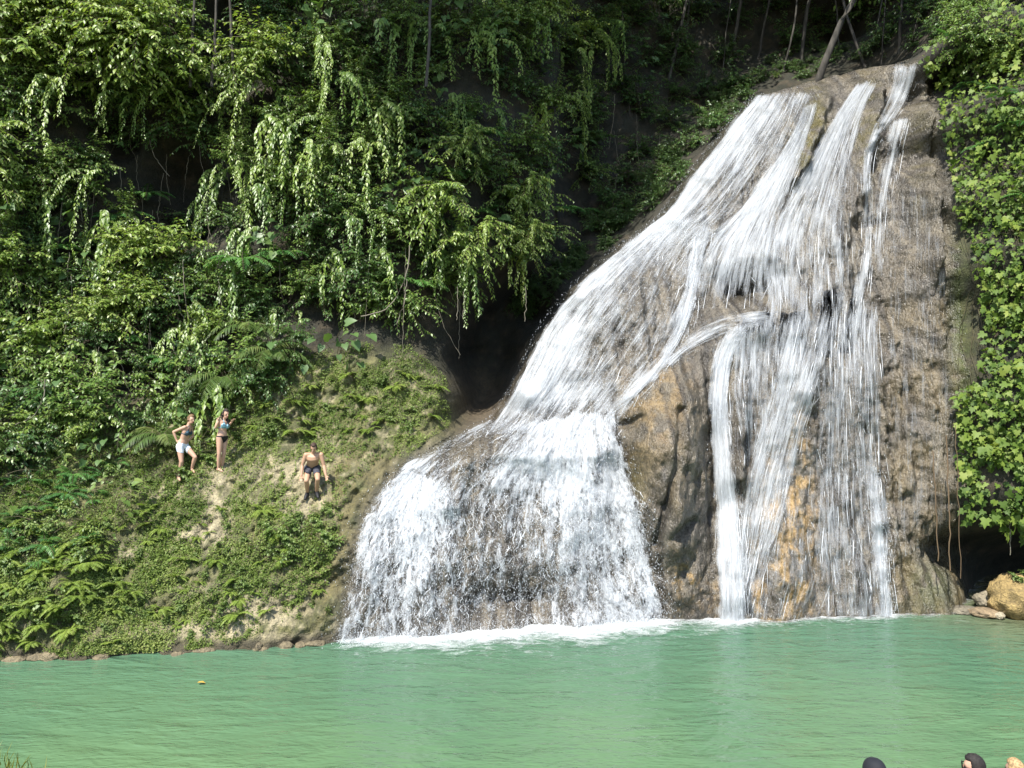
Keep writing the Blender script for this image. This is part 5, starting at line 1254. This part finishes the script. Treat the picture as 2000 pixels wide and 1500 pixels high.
def make_person(name, label, J, face, sex='f', skin=None, hair=(.05, .03, .02), hairstyle='short', wear=None, voxel=.009, scale=1.0, shoes=None, group=None):
    """J: joints in world space: head, neck, chest, waist, pelvis, and sh/el/wr/hip/kn/an/toe with _l and _r"""
    J = {k: np.array(tuple(v), float) for k, v in J.items()}; base = (J['an_l'] + J['an_r']) / 2; base[2] = min(J['an_l'][2], J['an_r'][2]) - .06
    for k in J: J[k] = J[k] - base
    f = sex == 'f'; k_ = scale; B = Body()
    up = unit(J['neck'] - J['pelvis']); face = unit(np.array(face, float))
    sr = unit(J['sh_r'] - J['sh_l']); hr = unit(J['hip_r'] - J['hip_l']); fw = unit(np.cross(sr, up));
    if fw @ face < 0: fw = -fw
    # torso
    tor = [(J['pelvis'] - up * .09 * k_, .085, .075, hr), (J['pelvis'] - up * .03 * k_, .150 if f else .145, .105, hr), (J['pelvis'] + up * .05 * k_, .150 if f else .15, .105, hr),
           (J['waist'], .112 if f else .138, .085 if f else .098, hr), ((J['waist'] + J['chest']) / 2, .122 if f else .150, .092 if f else .105, sr),
           (J['chest'], .138 if f else .168, .10 if f else .118, sr), ((J['chest'] + J['neck']) / 2 + up * .02, .135 if f else .17, .085 if f else .10, sr), (J['neck'] - up * .02, .075, .06, sr)]
    ang = np.arange(20) * 2 * np.pi / 20; rings = []
    for c, rx, ry, r_ in tor:
        fwd = unit(np.cross(r_, up)); rings.append(c + k_ * (np.cos(ang)[:, None] * rx * r_ + np.sin(ang)[:, None] * ry * fwd))
    B.ring_loft(rings)
    hu = unit(up * .7 + np.array([0, 0, .6]) - face * (face @ unit(up * .7 + np.array([0, 0, .6])))); hs = unit(np.cross(face, hu)); hc = J['head']
    B.limb([J['neck'] - up * .04, hc - hu * .06 - face * .02], [.052 * k_, .048 * k_])
    B.ell(hc + hu * .015, (hs * .073 * k_, face * .090 * k_, hu * .108 * k_)); B.ell(hc - hu * .062 * k_ + face * .022, (hs * .052 * k_, face * .062 * k_, hu * .056 * k_))
    B.limb([hc + face * .088 * k_ + hu * .012, hc + face * .108 * k_ - hu * .026], [.010, .014]); B.ell(hc + face * .075 * k_ + hu * .03, (hs * .05, face * .016, hu * .014))
    for sg in (-1, 1): B.ell(hc + hs * sg * .076 * k_ - face * .008, (hs * .012, face * .02, hu * .032))
    if f:
        for sg in (-1, 1): B.ell(J['chest'] + sr * sg * .066 + fw * .075 - up * .015, (sr * .058, fw * .055, up * .056))
    fingers = []
    for s_ in ('l', 'r'):
        sg = 1 if s_ == 'r' else -1
        B.limb([J['neck'] - up * .05 + sr * sg * .05, J['sh_' + s_]], [.05 * k_, (.046 if f else .062) * k_])
        B.limb([J['sh_' + s_], (J['sh_' + s_] + J['el_' + s_]) / 2, J['el_' + s_]], [(.046 if f else .06) * k_, (.040 if f else .052) * k_, (.034 if f else .042) * k_])
        B.limb([J['el_' + s_], J['el_' + s_] * .65 + J['wr_' + s_] * .35, J['wr_' + s_]], [(.035 if f else .043) * k_, (.035 if f else .044) * k_, (.024 if f else .030) * k_])
        B.limb([J['hip_' + s_], J['hip_' + s_] * .5 + J['kn_' + s_] * .5, J['kn_' + s_]], [(.090 if f else .092) * k_, (.075 if f else .08) * k_, (.053 if f else .058) * k_])
        B.limb([J['kn_' + s_], J['kn_' + s_] * .68 + J['an_' + s_] * .32, J['an_' + s_]], [(.052 if f else .057) * k_, (.054 if f else .058) * k_, (.034 if f else .038) * k_])
        td = unit(J['toe_' + s_] - J['an_' + s_]); heel = J['an_' + s_] + np.array([0, 0, -.035]) - td * .03
        B.limb([heel, heel * .4 + J['toe_' + s_] * .6 + np.array([0, 0, .012]), J['toe_' + s_]], [.038 * k_, .037 * k_, .024 * k_])
        # hand: palm, four fingers, thumb
        wd = unit(J['wr_' + s_] - J['el_' + s_]); w_ = J['wr_' + s_]; hd = J.get('hand_' + s_); hd = wd if hd is None else unit(hd - w_)
        side = unit(np.cross(hd, fw) + 1e-5); pn = np.cross(side, hd)
        B.ell(w_ + hd * .05, (side * .040 * k_, pn * .016 * k_, hd * .052 * k_))
        for q, (o_, ln) in enumerate(((-.03, .062), (-.01, .074), (.011, .068), (.03, .052))):
            r0 = w_ + hd * .088 + side * o_ * k_; B.limb([r0, r0 + (hd * .8 + pn * .15 + side * o_ * 2) * ln * .5, r0 + (hd * .75 + pn * .45 + side * o_ * 2.4) * ln], [.0098, .0092, .0080], 8)
        r0 = w_ + hd * .03 - side * .034; B.limb([r0, r0 - side * .028 + hd * .026, r0 - side * .036 + hd * .058], [.012, .0105, .009], 8)
    me = B.remesh('body', voxel)
    e = empty(name, base); tag(e, label, 'person', group)
    body = link('body', me, e, skin or M_SKIN)
    # face
    for sg in (-1, 1):
        b2 = Body(); b2.ell(hc + hs * sg * .031 * k_ + face * .083 * k_ + hu * .012, (hs * .013, face * .008, hu * .007), 8); m2 = bpy.data.meshes.new('eye'); m2.from_pydata(np.concatenate(b2.V).tolist(), [], b2.F); link('eye', m2, e, M_EYE)
    b2 = Body(); b2.ell(hc + face * .083 * k_ - hu * .060, (hs * .024, face * .008, hu * .008), 8); m2 = bpy.data.meshes.new('mouth'); m2.from_pydata(np.concatenate(b2.V).tolist(), [], b2.F); link('mouth', m2, e, M_LIP)
    # hair: a lumpy cap that leaves the face free, plus locks
    hb = Body(); cap = []
    for ph in np.linspace(-.49 * np.pi, .49 * np.pi, 26):
        a_ = np.arange(40) * 2 * np.pi / 40
        d_ = math.sin(ph) * hu[None] + math.cos(ph) * (np.cos(a_)[:, None] * hs + np.sin(a_)[:, None] * face)
        fr = d_ @ face; h_ = d_ @ hu
        cover_ = 1 - sstep(.10, .45, fr) * (1 - sstep(.48, .66, h_)); cover_ = cover_ * (1 - sstep(-.45, -.8, h_) * (0 if hairstyle == 'long' else 1))
        lump_ = .022 * np.sin(a_ * 17 + ph * 9) + .02 * np.sin(a_ * 29 - ph * 23) + RNG.normal(0, .016, 40)
        rr = .80 + (.31 + lump_) * cover_
        cap.append(hc + hu * .015 + k_ * rr[:, None] * (math.sin(ph) * hu * .110 + math.cos(ph) * (np.cos(a_)[:, None] * hs * .076 + np.sin(a_)[:, None] * face * .096)))
    hb.ring_loft(cap)
    if hairstyle == 'bun': hb.ell(hc - face * .115 + hu * .02, (hs * .038, face * .034, hu * .04)); hb.limb([hc - face * .09, hc - face * .105 - hu * .07], [.03, .014])
    if hairstyle in ('long', 'straight'):
        for i in range(15):
            a_ = -1.2 + 2.4 * i / 14; st = hc - face * .06 * math.cos(a_) + hs * .078 * math.sin(a_) + hu * .02
            ln_ = .20 + .16 * RNG.random(); sw = face * (.05 if abs(a_) > .8 else -.02)
            hb.limb([st, st - hu * .10 - face * .02, st * 1 + np.array([0, 0, -ln_]) + sw + RNG.normal(0, .015, 3)], [.026, .024, .012], 7)
    m2 = bpy.data.meshes.new('hair'); m2.from_pydata(np.concatenate(hb.V).tolist(), [], hb.F); m2.polygons.foreach_set('use_smooth', np.ones(len(m2.polygons), bool)); m2.update()
    hair_o = link('hair', m2, e, simple_mat('hair_' + name, hair, .75, var=(60, tuple(c * 1.9 for c in hair))))
    # clothing
    pel, ch, wa = J['pelvis'], J['chest'], J['waist']
    for kind, col, extra in (wear or []):
        mt = simple_mat('cloth_' + kind, col, .75, var=extra)
        if kind == 'bikini_top':
            bc = [ch + sr * sg * .066 + fw * .085 - up * .02 for sg in (-1, 1)]
            def pr(V):
                m = np.zeros(len(V), bool)
                for c in bc: m |= (np.linalg.norm(V - c, axis=1) < .073)
                h_ = (V - ch) @ up; t0, dd = seg_t(V, pel, J['neck']); m |= (np.abs(h_ + .055) < .014) & (dd < .155)
                for sg in (-1, 1):
                    t1, d1 = seg_t(V, ch + sr * sg * .066 + fw * .09 + up * .03, J['neck'] + sr * sg * .04 + fw * .02); m |= (d1 < .022) & (t1 > 0) & (t1 < 1)
                return m
        elif kind == 'bikini_bottom':
            def pr(V):
                h_ = (V - pel) @ up; r_ = (V - pel) @ hr; return (h_ < .015) & (h_ > -.20) & (h_ > -.022 - .17 * np.clip(1 - np.abs(r_) / .13, 0, 1) ** .8) & (np.abs(r_) < .19)
        elif kind in ('shorts', 'trunks'):
            lim = .32 if kind == 'shorts' else .62
            def pr(V):
                h_ = (V - pel) @ up; m = (h_ < .07) & (h_ > -.16) & (np.abs((V - pel) @ hr) < .22) & (np.abs((V - pel) @ fw) < .2)
                for s_ in 'lr':
                    t1, d1 = seg_t(V, J['hip_' + s_], J['kn_' + s_]); m |= (t1 > -.2) & (t1 < lim) & (d1 < .125)
                for s_ in 'lr':
                    t1, d1 = seg_t(V, J['el_' + s_], J['wr_' + s_]); t2 = np.linalg.norm(V - J['wr_' + s_], axis=1); m &= ~((t1 > .1) & (d1 < .05)) & (t2 > .12)
                return m
        else:
            def pr(V):
                t0, d0 = seg_t(V, pel, J['neck']); m = (t0 > .05) & (t0 < .97) & (d0 < .24)
                for s_ in 'lr':
                    t1, d1 = seg_t(V, J['sh_' + s_], J['el_' + s_]); m |= (t1 > -.4) & (t1 < .6) & (d1 < .085)
                    t1, d1 = seg_t(V, J['el_' + s_], J['wr_' + s_]); m &= ~((t1 > -.2) & (d1 < .055))
                return m
        shell(kind, me, pr, .013 if kind in ('trunks', 'shirt') else .006, e, mt)
    if shoes:
        mt = simple_mat('shoe', shoes, .6)
        for s_ in 'lr':
            b2 = Body(); td = unit(J['toe_' + s_] - J['an_' + s_]); heel = J['an_' + s_] + np.array([0, 0, -.03]) - td * .035
            b2.limb([heel, heel * .4 + J['toe_' + s_] * .6 + np.array([0, 0, .016]), J['toe_' + s_] + td * .015], [.050, .050, .036]); b2.limb([J['an_' + s_] + np.array([0, 0, -.03]), J['an_' + s_] + np.array([0, 0, .03])], [.046, .044])
            m2 = bpy.data.meshes.new('shoe'); m2.from_pydata(np.concatenate(b2.V).tolist(), [], b2.F); m2.polygons.foreach_set('use_smooth', np.ones(len(m2.polygons), bool)); link('shoe', m2, e, mt)
    return e, base, J, (hc, hu, hs, face)

def px_pose(Y0, D):
    return {k: at(u, v, Y0 + dy) for k, (u, v, dy) in D.items()}
def crop(sc, u0, v0, D): return {k: (u0 + a / sc, v0 + b_ / sc, dy) for k, (a, b_, dy) in D.items()}

# woman in white shorts, hand on hip, one foot up the slope
W1 = crop(7.9, 300, 770, dict(head=(578, 388, -.02), neck=(540, 480, 0), chest=(505, 575, 0), waist=(470, 690, .0), pelvis=(440, 785, 0), sh_r=(480, 508, -.13), el_r=(308, 580, -.12), wr_r=(350, 700, -.10), hand_r=(395, 765, -.10),
     sh_l=(575, 505, .14), el_l=(610, 640, .24), wr_l=(540, 720, .20), hand_l=(505, 775, .17), hip_r=(405, 805, -.09), kn_r=(430, 1040, -.14), an_r=(388, 1270, -.02), toe_r=(405, 1330, -.14),
     hip_l=(490, 805, .08), kn_l=(640, 970, .0), an_l=(590, 1150, .10), toe_l=(630, 1205, .0)))
Y1 = float(hit(349, 934)[0][1]) - .02
make_person('person', 'woman in blue bikini top and white shorts, hand on hip, on the bank', px_pose(Y1, W1), (.80, -.52, -.18), 'f', M_SKIN, (.10, .06, .03), 'bun',
            [('bikini_top', (.04, .10, .14), (30, (.02, .03, .04))), ('shorts', (.72, .74, .78), (11, (.45, .55, .66)))], voxel=.0095)
# dark haired woman with raised hands
W2 = crop(7.9, 300, 770, dict(head=(1112, 302, -.02), neck=(1078, 395, 0), chest=(1072, 475, 0), waist=(1062, 565, .0), pelvis=(1060, 645, 0), sh_r=(1000, 395, -.12), el_r=(958, 515, -.20), wr_r=(1005, 420, -.26), hand_r=(1022, 345, -.25),
     sh_l=(1118, 412, .13), el_l=(1158, 485, .10), wr_l=(1205, 430, -.02), hand_l=(1245, 375, -.05), hip_r=(1020, 670, -.08), kn_r=(1012, 920, -.10), an_r=(998, 1145, -.02), toe_r=(1060, 1190, -.10),
     hip_l=(1095, 670, .08), kn_l=(1085, 905, .03), an_l=(1055, 1130, .10), toe_l=(1110, 1165, .04)))
Y2 = float(hit(427, 918)[0][1]) - .02
make_person('person', 'dark haired woman in light blue bikini top and black bottom with raised hands', px_pose(Y2, W2), (.76, -.58, -.28), 'f', M_SKIN, (.018, .012, .010), 'long',
            [('bikini_top', (.30, .52, .60), (30, (.12, .30, .40))), ('bikini_bottom', (.012, .010, .012), None)], voxel=.0095)
# man crouching, about to jump
Mn = crop(10, 540, 850, dict(head=(725, 245, -.22), neck=(722, 345, -.12), chest=(715, 440, -.10), waist=(705, 545, .02), pelvis=(700, 620, .12), sh_r=(575, 385, -.12), el_r=(505, 590, -.10), wr_r=(487, 790, -.20), hand_r=(478, 900, -.24),
     sh_l=(872, 380, -.12), el_l=(925, 590, -.10), wr_l=(965, 790, -.20), hand_l=(995, 900, -.26), hip_r=(620, 640, .10), kn_r=(585, 890, -.26), an_r=(605, 1120, .02), toe_r=(562, 1235, -.14),
     hip_l=(785, 640, .10), kn_l=(805, 860, -.26), an_l=(782, 1105, .02), toe_l=(812, 1205, -.14)))
Y3 = float(hit(601, 966)[0][1]) - .02
make_person('person', 'shirtless man in dark swim shorts and black shoes crouching on the bank', px_pose(Y3, Mn), (0.02, -.80, -.60), 'm', M_SKIN2, (.035, .02, .014), 'short',
            [('trunks', (.012, .012, .018), (9, (.05, .05, .065)))], voxel=.0095, shoes=(.012, .012, .014))

# onlookers on the near bank, only their heads in view
def standing(x, y, z0, ht, yaw):
    k = ht / 1.75; c, s_ = math.cos(yaw), math.sin(yaw)
    def w(r, f, h): return (x + k * (r * c + f * -s_), y + k * (r * s_ + f * c), z0 + k * h)
    J = dict(head=w(0, .02, 1.635), neck=w(0, -.01, 1.48), chest=w(0, 0, 1.28), waist=w(0, 0, 1.10), pelvis=w(0, 0, .95))
    for sg, s2 in ((1, 'r'), (-1, 'l')):
        J['sh_' + s2] = w(.18 * sg, 0, 1.41); J['el_' + s2] = w(.24 * sg, -.02, 1.12); J['wr_' + s2] = w(.25 * sg, .06, .88); J['hip_' + s2] = w(.085 * sg, 0, .90); J['kn_' + s2] = w(.09 * sg, .02, .50)
        J['an_' + s2] = w(.095 * sg, -.01, .085); J['toe_' + s2] = w(.115 * sg, .16, .03)
    return J
def near_ground(x, y): return float(np.interp(y, [0.5, 5.5, 8.2, 9.6, 11], [4.1, .85, .75, -.2, -1.8])) + float((fbm(np.array([x * .4]), np.array([y * .4]), 203)[0] - .5) * .3)
def onlooker(u, v, y, yaw, label, sex, hair, style, cloth, face, skin):
    top = at(u, v, y); z0 = near_ground(top.x, y); ht = top.z - z0
    return make_person('person', label, standing(top.x, y, z0, ht, yaw), face, sex, skin, hair, style, [('shirt', cloth, None), ('trunks', (.03, .035, .05), None)], voxel=.012, scale=ht / 1.75, shoes=(.05, .05, .05))
e_, b_, J_, (hc, hu, hs, fc) = onlooker(1907, 1478, 7.1, .9, 'dark haired man in sunglasses at the lower right corner, seen from behind', 'm', (.012, .010, .009), 'short', (.25, .27, .30), (-.86, .45, -.08), M_SKIN)
gb = Body()
for sg in (-1, 1): gb.ell(hc + hs * sg * .034 + fc * .096 + hu * .012, (hs * .030, fc * .008, hu * .024), 10)
for sg in (-1, 1): gb.limb([hc + hs * sg * .064 + fc * .09 + hu * .016, hc + hs * sg * .084 - fc * .01 + hu * .014], [.006, .005], 6)
m2 = bpy.data.meshes.new('sunglasses'); m2.from_pydata(np.concatenate(gb.V).tolist(), [], gb.F); link('sunglasses', m2, e_, simple_mat('sunglasses', (.008, .008, .008), .15))
onlooker(1986, 1487, 7.2, .3, 'blonde person cut by the lower right corner of the picture', 'f', (.22, .145, .07), 'straight', (.4, .3, .3), (-.3, .92, -.1), M_SKIN)
e_, b_, J_, (hc, hu, hs, fc) = onlooker(1711, 1494, 7.3, .2, 'person in a black cap or hood at the bottom edge', 'f', (.012, .012, .014), 'short', (.03, .03, .035), (-.2, .95, -.1), M_SKIN)
cb = Body(); rings = []
for ph in np.linspace(-.12 * np.pi, .49 * np.pi, 14):
    a_ = np.arange(32) * 2 * np.pi / 32; rings.append(hc + hu * .02 + 1.13 * (math.sin(ph) * hu * .108 + math.cos(ph) ** .7 * (np.cos(a_)[:, None] * hs * .090 + np.sin(a_)[:, None] * fc * .108)))
cb.ring_loft(rings); m2 = bpy.data.meshes.new('cap'); m2.from_pydata(np.concatenate(cb.V).tolist(), [], cb.F); m2.polygons.foreach_set('use_smooth', np.ones(len(m2.polygons), bool)); link('cap', m2, e_, simple_mat('black_cap', (.012, .013, .018), .8))
